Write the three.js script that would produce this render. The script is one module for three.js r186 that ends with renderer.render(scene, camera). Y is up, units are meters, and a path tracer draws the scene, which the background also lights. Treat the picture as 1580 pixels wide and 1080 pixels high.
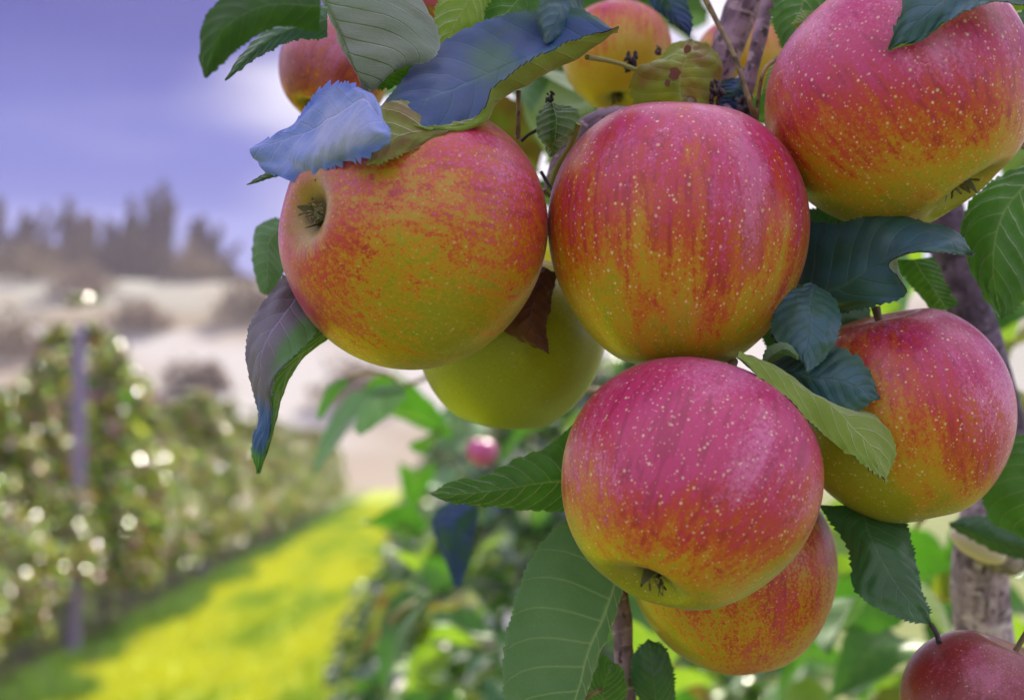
import * as THREE from 'three';
import { mergeGeometries } from 'three/addons/utils/BufferGeometryUtils.js';

// ---------------------------------------------------------------- camera, sky, sun, exposure
const W = 1580, H = 1080, FOV = 28, FPX = (H / 2) / Math.tan(FOV * Math.PI / 360);
const scene = new THREE.Scene();
const camera = new THREE.PerspectiveCamera(FOV, W / H, 0.02, 1200);
const EYE = new THREE.Vector3(0, 1.5, 0), PITCH = 4.54 * Math.PI / 180, D0 = 0.42;
camera.position.copy(EYE);
camera.rotation.set(PITCH, 0, 0);
camera.focus = 0.408;
camera.userData.fStop = 9.4;
camera.updateMatrixWorld(true);
scene.add(camera);

const SUN_AZ = 17 * Math.PI / 180, SUN_EL = 42 * Math.PI / 180;     // behind the apples, to the right
const SUN_DIR = new THREE.Vector3(Math.sin(SUN_AZ) * Math.cos(SUN_EL), Math.sin(SUN_EL), -Math.cos(SUN_AZ) * Math.cos(SUN_EL));
const sun = new THREE.DirectionalLight(new THREE.Color(1, 0.92, 0.76), 5);
sun.position.copy(SUN_DIR).multiplyScalar(60);
sun.castShadow = true; sun.shadow.radius = 4; sun.shadow.mapSize.set(4096, 4096);
Object.assign(sun.shadow.camera, { left: -40, right: 40, top: 40, bottom: -40, near: 1, far: 200 });
scene.add(sun, sun.target);

const renderer = new THREE.WebGLRenderer({ antialias: true });
renderer.toneMapping = THREE.LinearToneMapping;
renderer.toneMappingExposure = 1.8;
renderer.shadowMap.enabled = true;

scene.fog = new THREE.FogExp2(new THREE.Color(0.86, 0.80, 1.0), 0.0010);

// ---------------------------------------------------------------- small tools
function rng(seed) { let a = seed >>> 0; return () => { a = (a + 0x6D2B79F5) | 0; let t = Math.imul(a ^ (a >>> 15), 1 | a); t = (t + Math.imul(t ^ (t >>> 7), 61 | t)) ^ t; return ((t ^ (t >>> 14)) >>> 0) / 4294967296; }; }
const hash = (x, y, z) => { let h = Math.imul(x, 374761393) ^ Math.imul(y, 668265263) ^ Math.imul(z, 2147483647 ^ 0x5bd1e995); h = Math.imul(h ^ (h >>> 13), 1274126177); return ((h ^ (h >>> 16)) >>> 0) / 4294967296; };
function noise(x, y, z = 0) {
  const X = Math.floor(x), Y = Math.floor(y), Z = Math.floor(z); let u = x - X, v = y - Y, w = z - Z;
  u = u * u * (3 - 2 * u); v = v * v * (3 - 2 * v); w = w * w * (3 - 2 * w);
  const a = hash(X, Y, Z), b = hash(X + 1, Y, Z), c = hash(X, Y + 1, Z), d = hash(X + 1, Y + 1, Z);
  const e = hash(X, Y, Z + 1), f = hash(X + 1, Y, Z + 1), g = hash(X, Y + 1, Z + 1), h = hash(X + 1, Y + 1, Z + 1);
  const p = a + (b - a) * u, q = c + (d - c) * u, r = e + (f - e) * u, s = g + (h - g) * u;
  const m = p + (q - p) * v, n = r + (s - r) * v;
  return m + (n - m) * w;                                           // 0..1
}
function fbm(x, y, z = 0, o = 4) { let s = 0, a = 0.5, k = 1; for (let i = 0; i < o; i++) { s += a * noise(x * k, y * k, z * k + i * 7.3); a *= 0.5; k *= 2.03; } return s / (1 - Math.pow(0.5, o)); }
const clamp = (x, a = 0, b = 1) => Math.min(b, Math.max(a, x));
const sstep = (a, b, x) => { const t = clamp((x - a) / (b - a)); return t * t * (3 - 2 * t); };
const mix = (a, b, t) => a + (b - a) * t;
const mix3 = (a, b, t) => [mix(a[0], b[0], t), mix(a[1], b[1], t), mix(a[2], b[2], t)];
const V = (x, y, z) => new THREE.Vector3(x, y, z);

function floatTexture(w, h, fn, channels) {                         // linear colours
  const data = new Uint8Array(w * h * 4);
  for (let j = 0; j < h; j++) for (let i = 0; i < w; i++) {
    const c = fn((i + 0.5) / w, (j + 0.5) / h), k = (j * w + i) * 4;
    for (let n = 0; n < 3; n++) { const v = clamp(c[n]); data[k + n] = 255 * (channels === 'data' ? v : v <= 0.0031308 ? v * 12.92 : 1.055 * Math.pow(v, 1 / 2.4) - 0.055); }
    data[k + 3] = 255;
  }
  const t = new THREE.DataTexture(data, w, h); t.magFilter = THREE.LinearFilter; t.minFilter = THREE.LinearFilter;
  if (channels !== 'data') t.colorSpace = THREE.SRGBColorSpace;
  t.wrapS = t.wrapT = THREE.RepeatWrapping; t.needsUpdate = true;
  return t;
}

// ---------------------------------------------------------------- sky
{
  const w = 1024, h = 512, data = new Float32Array(w * h * 4);
  for (let j = 0; j < h; j++) for (let i = 0; i < w; i++) {
    const el = ((j + 0.5) / h - 0.5) * 180, a = ((i + 0.5) / w - 0.5) * 2 * Math.PI;
    let az = (a + Math.PI / 2) * 180 / Math.PI; if (az > 180) az -= 360; if (az < -180) az += 360;   // 0 straight ahead, positive to the right
    const e = Math.max(el, 0);
    const stops = [[0, [0.46, 0.45, 0.52]], [4, [0.29, 0.30, 0.48]], [7, [0.20, 0.215, 0.46]], [12, [0.10, 0.115, 0.37]], [18, [0.022, 0.028, 0.23]], [90, [0.045, 0.06, 0.28]]];
    let c = stops[5][1];
    for (let s = 0; s < 5; s++) if (e <= stops[s + 1][0]) { c = mix3(stops[s][1], stops[s + 1][1], sstep(stops[s][0], stops[s + 1][0], e)); break; }
    const cx = Math.cos(a) * Math.cos(e * Math.PI / 180), cz = Math.sin(a) * Math.cos(e * Math.PI / 180), cy = Math.sin(e * Math.PI / 180);
    const n = fbm(cx * 2.6 + 5, cy * 9 + 3, cz * 2.6, 5), streak = fbm(cx * 3 + 9, cy * 17, cz * 3 + 2, 5);
    const open = Math.exp(-(((az + 27) / 19.5) ** 4) - ((e - 10) / 28) ** 2);                        // the gap of blue on the left
    const cover = sstep(0.36, 0.62, n + 0.10 - 0.42 * open);
    const thin = sstep(0.44, 0.72, streak) * 0.30 * open * (1 - 0.85 * sstep(12, 16, e));
    const toSun = cx * SUN_DIR.x + cy * SUN_DIR.y + cz * SUN_DIR.z, glow = Math.pow(Math.max(0, toSun), 6);
    const up = 0.60 + 0.5 * cy, cloud = [0.84 * up + 0.3 * glow, 0.80 * up + 0.28 * glow, 0.88 * up + 0.25 * glow];
    c = mix3(c, cloud, clamp(cover * 0.86 + thin));
    c = [c[0] + 0.10 * glow, c[1] + 0.09 * glow, c[2] + 0.08 * glow];
    if (el < 0) c = [0.35, 0.36, 0.34];
    const k = (j * w + i) * 4; data[k] = c[0]; data[k + 1] = c[1]; data[k + 2] = c[2]; data[k + 3] = 1;
  }
  const t = new THREE.DataTexture(data, w, h, THREE.RGBAFormat, THREE.FloatType);
  t.mapping = THREE.EquirectangularReflectionMapping; t.magFilter = THREE.LinearFilter; t.minFilter = THREE.LinearFilter; t.needsUpdate = true;
  scene.background = t; scene.environment = t;
}

// ---------------------------------------------------------------- where things stand: right, up and ahead of the camera
const RIGHT = V(1, 0, 0).applyQuaternion(camera.quaternion), UP = V(0, 1, 0).applyQuaternion(camera.quaternion), AHEAD = V(0, 0, -1).applyQuaternion(camera.quaternion);
const at = (x, y, d) => EYE.clone().addScaledVector(RIGHT, (x - W / 2) / FPX * d).addScaledVector(UP, -(y - H / 2) / FPX * d).addScaledVector(AHEAD, d);
const P = (x, y, mm = 0) => at(x, y, D0 - mm / 1000);
const dirV = (x, y, z) => V(0, 0, 0).addScaledVector(RIGHT, x).addScaledVector(UP, y).addScaledVector(AHEAD, -z).normalize();

const used = {};
function numbered(name) { const n = used[name] = (used[name] ?? -1) + 1; return n ? `${name}_${String(n).padStart(3, '0')}` : name; }
function shade(o) { o.traverse((m) => { if (m.isMesh) { m.castShadow = true; m.receiveShadow = true; } }); return o; }
function thing(name, label, category, pos = V(0, 0, 0), group) {
  const o = new THREE.Group(); o.name = numbered(name); o.position.copy(pos); scene.add(o);
  o.userData = { label, category }; if (group) o.userData.group = group;
  return o;
}
function tag(o, label, category, group) { o.userData = { label, category }; if (group) o.userData.group = group; return o; }
function part(name, geo, mat, parent, label) {                       // geometry given in world axes, the parent only moved
  const m = new THREE.Mesh(geo, mat); m.name = name; m.castShadow = m.receiveShadow = true;
  if (parent) { parent.add(m); let p = parent; while (p) { m.position.sub(p.position); p = p.parent; } }
  if (label) m.userData.label = label;
  return m;
}
function struct(name, geo, mat) { const m = new THREE.Mesh(geo, mat); m.name = numbered(name); m.userData.kind = 'structure'; m.receiveShadow = true; m.castShadow = true; scene.add(m); return m; }

// a tube with its own radius at every point, slightly knobbly
function tube(pts, radii, { sides = 12, steps = 60, rough = 0.06, freq = 120, seed = 1, cap = true } = {}) {
  const curve = new THREE.CatmullRomCurve3(pts), fr = curve.computeFrenetFrames(steps), pos = [], uv = [], idx = [], len = curve.getLength();
  for (let i = 0; i <= steps; i++) {
    const t = i / steps, p = curve.getPointAt(t), f = curve.getUtoTmapping(t) * (radii.length - 1), k = Math.min(radii.length - 2, Math.floor(f)), r0 = mix(radii[k], radii[k + 1], f - k);
    for (let s = 0; s <= sides; s++) {
      const a = (s % sides) / sides * 2 * Math.PI, d = fr.normals[i].clone().multiplyScalar(Math.cos(a)).addScaledVector(fr.binormals[i], Math.sin(a)), q = p.clone().addScaledVector(d, r0);
      const r = r0 * (1 + rough * 2 * (fbm(q.x * freq + seed * 9, q.y * freq * 0.6, q.z * freq, 3) - 0.5));
      q.copy(p).addScaledVector(d, r); pos.push(q.x, q.y, q.z); uv.push(s / sides * 2 * Math.PI * r0, t * len);
    }
  }
  const row = sides + 1;
  for (let i = 0; i < steps; i++) for (let s = 0; s < sides; s++) { const a = i * row + s; idx.push(a, a + row, a + 1, a + 1, a + row, a + row + 1); }
  if (cap) for (const [i, flip] of [[0, 1], [steps, 0]]) { const c = pos.length / 3, p = curve.getPointAt(i / steps); pos.push(p.x, p.y, p.z); uv.push(0, 0); for (let s = 0; s < sides; s++) flip ? idx.push(c, i * row + s + 1, i * row + s) : idx.push(c, i * row + s, i * row + s + 1); }
  const g = new THREE.BufferGeometry(); g.setAttribute('position', new THREE.Float32BufferAttribute(pos, 3)); g.setAttribute('uv', new THREE.Float32BufferAttribute(uv, 2)); g.setIndex(idx); g.computeVertexNormals();
  return g;
}

// ---------------------------------------------------------------- materials
// leaf blades: u runs across (0.5 is the midrib), v from stalk to tip
function veins(u, v, reach = 0.16, n = 9) {                          // 1 on a vein, 0 off it
  const x = Math.abs(u - 0.5) * 2, side = u < 0.5 ? 0 : 0.47;
  const s = v * n - x * reach * n * (1 + 0.35 * x) + side, d = Math.abs(s - Math.round(s)) / n;
  const lateral = Math.exp(-((d / (0.0045 * (1.25 - 0.7 * x))) ** 2)) * (1 - 0.55 * x), mid = Math.exp(-((x / (0.035 * (1.15 - 0.8 * v))) ** 2));
  const net = Math.abs(noise(u * 46 + v * 8, v * 66 - u * 10) - 0.5) * 2;
  return { lateral, mid, net, pillow: 0.5 - 0.5 * Math.cos(2 * Math.PI * s) };
}
function leafMap(base, light, vein, { vs = 0.36, dark = 0.75, seed = 1, warm = null, tip = null, rim = null } = {}) {
  return floatTexture(512, 768, (u, v) => {
    const k = veins(u, v), blot = fbm(u * 4 + seed * 13, v * 6 + seed, seed, 4), fine = noise(u * 150, v * 220, seed);
    let c = mix3(base, light, clamp(0.9 * (blot - 0.28) + 0.18 * (fine - 0.5)));
    c = mix3(c, [c[0] * dark, c[1] * dark, c[2] * dark], (1 - k.net) * 0.35);
    c = mix3(c, vein, clamp(vs * k.lateral + vs * 0.35 * (k.net < 0.09 ? 1 : 0) * 0.4));
    c = mix3(c, vein, clamp(1.3 * vs * k.mid));
    const edge = Math.min(u, 1 - u) * 2;
    c = mix3(c, light, 0.35 * (1 - sstep(0, 0.06, edge)));
    if (rim) c = mix3(c, rim, 0.85 * (1 - sstep(0.04, 0.42, edge + 0.25 * (blot - 0.5))));
    if (tip) { const w = v + 0.10 * (blot - 0.5); c = mix3(c, tip[0], sstep(0.62, 0.74, w)); c = mix3(c, tip[1], sstep(0.86, 0.94, w)); c = mix3(c, tip[2], 0.8 * sstep(0.62, 0.80, u) * sstep(0.15, 0.3, w) * (1 - sstep(0.45, 0.6, w))); }
    if (warm) { const w = sstep(0.42, 0.74, fbm(u * 3 + 3 * seed, v * 4, seed + 4, 4)); c = mix3(c, warm, w * 0.8); }
    return c;
  });
}
const leafBump = floatTexture(512, 768, (u, v) => { const k = veins(u, v), h = 0.55 - 0.42 * k.lateral - 0.45 * k.mid + 0.10 * k.net + 0.16 * k.pillow; return [h, h, h]; }, 'data');
const leafBumpUnder = floatTexture(512, 768, (u, v) => { const k = veins(u, v), h = 0.4 + 0.42 * k.lateral + 0.5 * k.mid - 0.08 * k.net - 0.12 * k.pillow; return [h, h, h]; }, 'data');
const leafMat = (map, { through = 0.4, coat = 0.35, coatRough = 0.3, bump = leafBump, scale = 0.0006, ior = 1.5, tint = 0xffffff, rough = 0.9 } = {}) => new THREE.MeshPhysicalMaterial({ map, color: tint, roughness: rough, metalness: 0, transmission: through, thickness: 0, clearcoat: coat, clearcoatRoughness: coatRough, bumpMap: bump, bumpScale: scale, ior, side: THREE.DoubleSide });
const T = {
  green: leafMap([0.04, 0.17, 0.008], [0.11, 0.34, 0.012], [0.30, 0.42, 0.12], { seed: 1 }),
  dark: leafMap([0.016, 0.10, 0.020], [0.04, 0.18, 0.04], [0.10, 0.22, 0.09], { seed: 2, vs: 0.35 }),
  blue: leafMap([0.008, 0.04, 0.15], [0.02, 0.08, 0.28], [0.04, 0.15, 0.20], { seed: 3, vs: 0.3, warm: [0.012, 0.09, 0.03] }),  // the blue is sky sheen painted into the leaf colour
  teal: leafMap([0.010, 0.075, 0.055], [0.022, 0.13, 0.105], [0.10, 0.24, 0.18], { seed: 4, vs: 0.3, warm: [0.028, 0.115, 0.19] }),  // bluer patches imitate sky sheen on the dark blade
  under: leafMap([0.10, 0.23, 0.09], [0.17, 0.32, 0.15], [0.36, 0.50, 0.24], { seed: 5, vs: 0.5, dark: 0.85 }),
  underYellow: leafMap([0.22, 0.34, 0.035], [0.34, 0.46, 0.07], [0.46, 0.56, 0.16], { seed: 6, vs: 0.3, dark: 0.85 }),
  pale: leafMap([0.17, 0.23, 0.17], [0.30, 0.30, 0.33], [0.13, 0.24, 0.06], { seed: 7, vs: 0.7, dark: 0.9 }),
  silver: leafMap([0.15, 0.25, 0.72], [0.66, 0.64, 0.90], [0.50, 0.54, 0.88], { seed: 8, vs: 0.3, dark: 0.85, rim: [0.07, 0.15, 0.70] }),  // sky reflection painted into this leaf as pale blue
  yellow: leafMap([0.24, 0.31, 0.015], [0.38, 0.42, 0.02], [0.40, 0.42, 0.10], { seed: 9, vs: 0.4, warm: [0.22, 0.10, 0.01] }),
  lime: leafMap([0.20, 0.38, 0.015], [0.36, 0.52, 0.03], [0.45, 0.55, 0.12], { seed: 10, vs: 0.4 }),
  brown: leafMap([0.11, 0.028, 0.018], [0.19, 0.055, 0.03], [0.07, 0.02, 0.015], { seed: 11, vs: 0.5 }),
  mauve: leafMap([0.13, 0.12, 0.15], [0.22, 0.19, 0.30], [0.30, 0.25, 0.42], { seed: 12, vs: 0.5, dark: 0.7, tip: [[0.02, 0.09, 0.27], [0.07, 0.28, 0.03], [0.06, 0.22, 0.03]] }),
};
const M = {
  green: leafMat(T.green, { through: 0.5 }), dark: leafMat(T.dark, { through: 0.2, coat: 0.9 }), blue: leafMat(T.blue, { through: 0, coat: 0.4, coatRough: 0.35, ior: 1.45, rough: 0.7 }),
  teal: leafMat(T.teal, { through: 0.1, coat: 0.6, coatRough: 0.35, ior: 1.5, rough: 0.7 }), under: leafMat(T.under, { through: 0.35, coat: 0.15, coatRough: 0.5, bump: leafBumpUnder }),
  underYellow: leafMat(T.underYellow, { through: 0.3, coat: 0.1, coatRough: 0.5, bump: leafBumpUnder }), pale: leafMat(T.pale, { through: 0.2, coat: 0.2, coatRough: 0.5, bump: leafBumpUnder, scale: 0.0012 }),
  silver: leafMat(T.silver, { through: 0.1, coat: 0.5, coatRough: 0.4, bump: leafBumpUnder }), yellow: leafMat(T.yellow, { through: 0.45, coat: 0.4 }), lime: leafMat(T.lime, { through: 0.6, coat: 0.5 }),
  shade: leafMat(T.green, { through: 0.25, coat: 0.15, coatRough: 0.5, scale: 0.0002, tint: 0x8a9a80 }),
  brown: leafMat(T.brown, { through: 0.1, coat: 0.2 }), mauve: leafMat(T.mauve, { through: 0.05, coat: 0.6, coatRough: 0.4, bump: leafBump }),
};
const barkMap = floatTexture(512, 512, (u, v) => {
  const n = fbm(u * 9, v * 14, 2, 5), s = fbm(u * 30, v * 5, 7, 3), sp = sstep(0.62, 0.72, fbm(u * 24 + 5, v * 24, 3, 3)), li = sstep(0.66, 0.74, fbm(u * 10, v * 42, 9, 3));
  const cr = sstep(0.62, 0.72, fbm(u * 40, v * 7, 12, 4)), ring = sstep(0.60, 0.70, fbm(u * 5, v * 34, 15, 3)); let c = mix3([0.13, 0.09, 0.12], [0.38, 0.31, 0.34], sstep(0.25, 0.75, n * 0.75 + s * 0.35 - 0.05)); c = mix3(c, [0.04, 0.022, 0.03], sp * 0.9); c = mix3(c, [0.06, 0.04, 0.05], cr * 0.6); c = mix3(c, [0.09, 0.06, 0.07], ring * 0.45); return mix3(c, [0.52, 0.48, 0.44], li * 0.65);
});
const barkBump = floatTexture(512, 512, (u, v) => { const h = 0.6 * fbm(u * 12, v * 18, 2, 5) + 0.4 * fbm(u * 30, v * 5, 7, 3); return [h, h, h]; }, 'data');
for (const t of [barkMap, barkBump]) t.repeat.set(18, 12);
M.bark = new THREE.MeshStandardMaterial({ map: barkMap, bumpMap: barkBump, bumpScale: 0.0012, roughness: 0.75 });
M.sunPaintedBark = new THREE.MeshStandardMaterial({ map: barkMap, bumpMap: barkBump, bumpScale: 0.0012, roughness: 0.7, color: new THREE.Color(1.5, 1.45, 1.75) });  // the same bark painted lighter, as if sunlit
M.limb = new THREE.MeshStandardMaterial({ map: barkMap, bumpMap: barkBump, bumpScale: 0.0012, roughness: 0.7, color: new THREE.Color(0.42, 0.34, 0.62) });  // the same bark painted darker and purple, as if in shade
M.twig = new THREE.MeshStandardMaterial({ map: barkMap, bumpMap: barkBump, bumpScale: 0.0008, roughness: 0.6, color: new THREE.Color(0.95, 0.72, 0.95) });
M.stem = new THREE.MeshStandardMaterial({ map: barkMap, roughness: 0.6, color: new THREE.Color(1.0, 0.95, 0.45) });
M.greenStem = new THREE.MeshStandardMaterial({ color: new THREE.Color(0.28, 0.30, 0.09), roughness: 0.55 });
M.bud = new THREE.MeshStandardMaterial({ color: new THREE.Color(0.035, 0.02, 0.035), roughness: 0.6 });
M.sepal = new THREE.MeshStandardMaterial({ color: new THREE.Color(0.10, 0.10, 0.045), roughness: 0.8, side: THREE.DoubleSide });
M.cutWood = new THREE.MeshStandardMaterial({ color: new THREE.Color(0.72, 0.60, 0.52), roughness: 0.8 });

// ---------------------------------------------------------------- ground, path, hills
const VPX = Math.atan((650 - W / 2) / FPX);                          // heading of the rows: a little to the left
const rowDir = V(Math.sin(VPX), 0, -Math.cos(VPX)), rowSide = V(Math.cos(VPX), 0, Math.sin(VPX));
const inRow = (side, ahead, y = 0) => V(0, y, 0).addScaledVector(rowDir, ahead).addScaledVector(rowSide, side);
{
  const g = new THREE.PlaneGeometry(1600, 1600, 1, 1); g.rotateX(-Math.PI / 2);
  const map = floatTexture(512, 512, (u, v) => { const n = fbm(u * 8, v * 8, 1, 5), f = noise(u * 120, v * 120, 3); return mix3([0.07, 0.10, 0.02], [0.20, 0.22, 0.05], clamp(n * 0.9 + 0.4 * (f - 0.5))); });
  map.repeat.set(300, 300);
  struct('ground', g, new THREE.MeshStandardMaterial({ map, roughness: 1 }));
  const pp = [], pu = [], pi = [], NP = 260;
  for (let k = 0; k <= NP; k++) { const ahead = 1 + 130 * k / NP, l = -2.4 + 0.5 * (fbm(ahead * 1.7, 1, 1, 3) - 0.5), e = 0.05 + 0.4 * (fbm(ahead * 1.7, 5, 1, 3) - 0.5); for (let c = 0; c <= 4; c++) { const q = inRow(mix(l, e, c / 4), ahead, 0.006); pp.push(q.x, q.y, q.z); pu.push(c / 4, ahead / 130); } }
  for (let k = 0; k < NP; k++) for (let c = 0; c < 4; c++) { const q = k * 5 + c; pi.push(q, q + 1, q + 5, q + 1, q + 6, q + 5); }
  const p = new THREE.BufferGeometry(); p.setAttribute('position', new THREE.Float32BufferAttribute(pp, 3)); p.setAttribute('uv', new THREE.Float32BufferAttribute(pu, 2)); p.setIndex(pi); p.computeVertexNormals();
  const pm = floatTexture(512, 512, (u, v) => { const n = fbm(u * 9, v * 5, 5, 5), f = noise(u * 140, v * 400, 3); const g = sstep(0.46, 0.68, fbm(u * 8 + 7, v * 4, 2, 4)); return mix3(mix3([0.25, 0.33, 0.004], [0.42, 0.46, 0.004], clamp(n * 1.0 + 0.3 * (f - 0.5))), [0.13, 0.24, 0.004], 0.45 * g); });
  pm.repeat.set(1, 14);
  struct('grass_path', p, new THREE.MeshStandardMaterial({ map: pm, roughness: 1 }));
}
{
  // grass: blades in small tufts over the mown path and, darker, under the trees
  const r = rng(77), blade = [];
  for (let k = 0; k < 7; k++) {
    const a = r() * 6.28, lean = 0.25 + 0.5 * r(), h = 0.05 + 0.06 * r(), w = 0.004, bx = 0.02 * (r() - 0.5) * 2, bz = 0.02 * (r() - 0.5) * 2, g = new THREE.BufferGeometry();
    const px = Math.cos(a), pz = Math.sin(a), m = [bx + px * lean * h * 0.35, h * 0.6, bz + pz * lean * h * 0.35], t = [bx + px * lean * h, h, bz + pz * lean * h];
    g.setAttribute('position', new THREE.Float32BufferAttribute([bx - pz * w, 0, bz + px * w, bx + pz * w, 0, bz - px * w, m[0] - pz * w * 0.8, m[1], m[2] + px * w * 0.8, m[0] + pz * w * 0.8, m[1], m[2] - px * w * 0.8, ...t], 3));
    g.setIndex([0, 1, 2, 1, 3, 2, 2, 3, 4]); g.computeVertexNormals(); blade.push(g);
  }
  const tuft = mergeGeometries(blade), mat = new THREE.MeshPhysicalMaterial({ color: 0xffffff, roughness: 0.95, transmission: 0.45, thickness: 0, side: THREE.DoubleSide });
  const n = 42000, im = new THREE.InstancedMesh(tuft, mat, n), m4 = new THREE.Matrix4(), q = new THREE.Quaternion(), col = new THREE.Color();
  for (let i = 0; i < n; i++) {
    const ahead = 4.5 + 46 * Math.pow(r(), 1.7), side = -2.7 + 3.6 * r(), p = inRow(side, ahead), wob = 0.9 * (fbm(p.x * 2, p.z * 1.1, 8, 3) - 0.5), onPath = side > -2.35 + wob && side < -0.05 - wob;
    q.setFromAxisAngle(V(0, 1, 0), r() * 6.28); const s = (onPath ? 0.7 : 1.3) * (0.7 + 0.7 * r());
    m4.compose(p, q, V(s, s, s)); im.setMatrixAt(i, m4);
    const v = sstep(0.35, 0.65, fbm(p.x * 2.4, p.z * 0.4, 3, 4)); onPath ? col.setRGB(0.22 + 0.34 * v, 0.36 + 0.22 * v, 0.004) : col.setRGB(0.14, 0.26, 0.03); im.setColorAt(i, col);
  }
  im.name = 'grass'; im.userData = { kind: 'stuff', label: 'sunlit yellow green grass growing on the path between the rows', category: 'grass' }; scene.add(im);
}
{
  // the far pale slope with trees along its top
  const nx = 60, nz = 24, pos = [], idx = [], uv = [];
  const hill = (x, d) => { const k = sstep(70, 175, d + 14 * (fbm(x * 0.02, 3, 1, 3) - 0.5)); return k * (24.5 + 3.5 * (fbm(x * 0.018 + 4, 7, 2, 3) - 0.5) * 2 - 0.012 * Math.max(0, x)) - sstep(200, 330, d) * 16 - 0.3; };
  for (let j = 0; j <= nz; j++) for (let i = 0; i <= nx; i++) { const x = -260 + 520 * i / nx, d = 62 + 280 * j / nz; pos.push(x, hill(x, d), -d); uv.push(x / 20, d / 20); }
  for (let j = 0; j < nz; j++) for (let i = 0; i < nx; i++) { const a = j * (nx + 1) + i; idx.push(a, a + 1, a + nx + 1, a + 1, a + nx + 2, a + nx + 1); }
  const g = new THREE.BufferGeometry(); g.setAttribute('position', new THREE.Float32BufferAttribute(pos, 3)); g.setAttribute('uv', new THREE.Float32BufferAttribute(uv, 2)); g.setIndex(idx); g.computeVertexNormals();
  const map = floatTexture(512, 512, (u, v) => { const n = fbm(u * 3, v * 3, 1, 5), g = fbm(u * 7 + 4, v * 7, 6, 4); return mix3(mix3([0.25, 0.25, 0.215], [0.38, 0.36, 0.355], sstep(0.3, 0.62, n)), [0.20, 0.14, 0.08], sstep(0.45, 0.66, g) * 0.7); }); map.repeat.set(0.16, 0.16);
  struct('hill', g, new THREE.MeshStandardMaterial({ map, roughness: 1 }));
  M.hillHeight = hill;
}

// ---------------------------------------------------------------- far and middle trees: crowns of many small leaves
const leafShape = (() => {                                           // seven corners, folded along the midrib, tip curling down
  const g = [];
  const prof = [[0, 0], [0.22, 0.30], [0.5, 0.40], [0.78, 0.26], [1, 0]];
  for (let k = 0; k < 4; k++) for (const s of [-1, 1]) {
    const [v0, w0] = prof[k], [v1, w1] = prof[k + 1], y = (v) => 0.12 * Math.sin(v * 2.2) - 0.22 * v * v, A = [0, y(v0), v0], B = [0, y(v1), v1], C = [s * w0, y(v0) + 0.42 * w0, v0], D = [s * w1, y(v1) + 0.42 * w1, v1];
    if (w0 > 0) g.push(A, C, D); if (w1 > 0) g.push(A, D, B);
  }
  return g.map((p) => V(p[0], p[1], p[2]));
})();
function crownGeo(seed, n, size, shapeFn, tones, droop = 0.5) {
  const r = rng(seed), pos = new Float32Array(n * leafShape.length * 3), col = new Float32Array(n * leafShape.length * 3), q = new THREE.Quaternion(), v = V(0, 0, 0), z = V(0, 0, 1);
  let k = 0;
  for (let i = 0; i < n; i++) {
    const { p, out } = shapeFn(r), d = out.clone().multiplyScalar(0.9).add(V((r() - 0.5) * 1.1, (r() - 0.5) * 0.9 - droop, (r() - 0.5) * 1.1)).normalize();
    q.setFromRotationMatrix(new THREE.Matrix4().lookAt(d, V(0, 0, 0), V(0, 1, 0))).multiply(new THREE.Quaternion().setFromAxisAngle(z, (r() + r() - 1) * 1.0));
    const s = size * (0.65 + 0.7 * r()), t = tones[Math.floor(r() * tones.length)], b = 0.35 + 1.15 * r() * r() + 0.25 * r();
    for (const c of leafShape) { v.copy(c).multiplyScalar(s).applyQuaternion(q).add(p); pos[k] = v.x; pos[k + 1] = v.y; pos[k + 2] = v.z; col[k] = t[0] * b; col[k + 1] = t[1] * b; col[k + 2] = t[2] * b; k += 3; }
  }
  const g = new THREE.BufferGeometry(); g.setAttribute('position', new THREE.BufferAttribute(pos, 3)); g.setAttribute('color', new THREE.BufferAttribute(col, 3)); g.computeVertexNormals();
  return g;
}
M.foliage = new THREE.MeshPhysicalMaterial({ vertexColors: true, roughness: 0.95, transmission: 0.5, thickness: 0, clearcoat: 1, clearcoatRoughness: 0.21, side: THREE.DoubleSide });
M.gloss = new THREE.MeshPhysicalMaterial({ vertexColors: true, roughness: 0.2, ior: 1.85, side: THREE.DoubleSide });
M.farFoliage = new THREE.MeshPhysicalMaterial({ vertexColors: true, roughness: 0.95, transmission: 0.25, thickness: 0, side: THREE.DoubleSide });
const spindle = (h, w, low, gaps) => (r) => {                        // a slender orchard tree: leaves thick on whorls of limbs
  for (;;) {
    const y = low + (h - low) * Math.pow(r(), 0.9), k = (y - low) / (h - low), R = w * (0.35 + 0.65 * Math.sin(Math.PI * Math.min(1, 0.22 + 0.8 * k))) * (1 - 0.55 * k * k), a = r() * 6.283, q = R * Math.sqrt(0.08 + 0.92 * r());
    const p = V(Math.cos(a) * q, y, Math.sin(a) * q);
    if (noise(p.x * 4 + gaps, p.y * 4, p.z * 4) > 0.49) return { p, out: V(Math.cos(a), 0.15, Math.sin(a)) };
  }
};
const rowTones = [[0.20, 0.52, 0.004], [0.34, 0.64, 0.004], [0.16, 0.44, 0.006], [0.46, 0.70, 0.004], [0.62, 0.78, 0.004], [0.80, 0.82, 0.01], [0.74, 0.76, 0.01], [0.10, 0.14, 0.03], [0.18, 0.36, 0.02], [0.62, 0.24, 0.05], [0.62, 0.22, 0.34], [0.85, 0.60, 0.70], [0.07, 0.10, 0.03]];  // the pale pink tone imitates bright glints among the leaves
const greenTones = [[0.06, 0.20, 0.02], [0.12, 0.32, 0.02], [0.24, 0.46, 0.02], [0.45, 0.62, 0.02], [0.06, 0.20, 0.07], [0.08, 0.15, 0.16], [0.05, 0.16, 0.03], [0.10, 0.26, 0.02], [0.75, 0.7, 0.72]];
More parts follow.
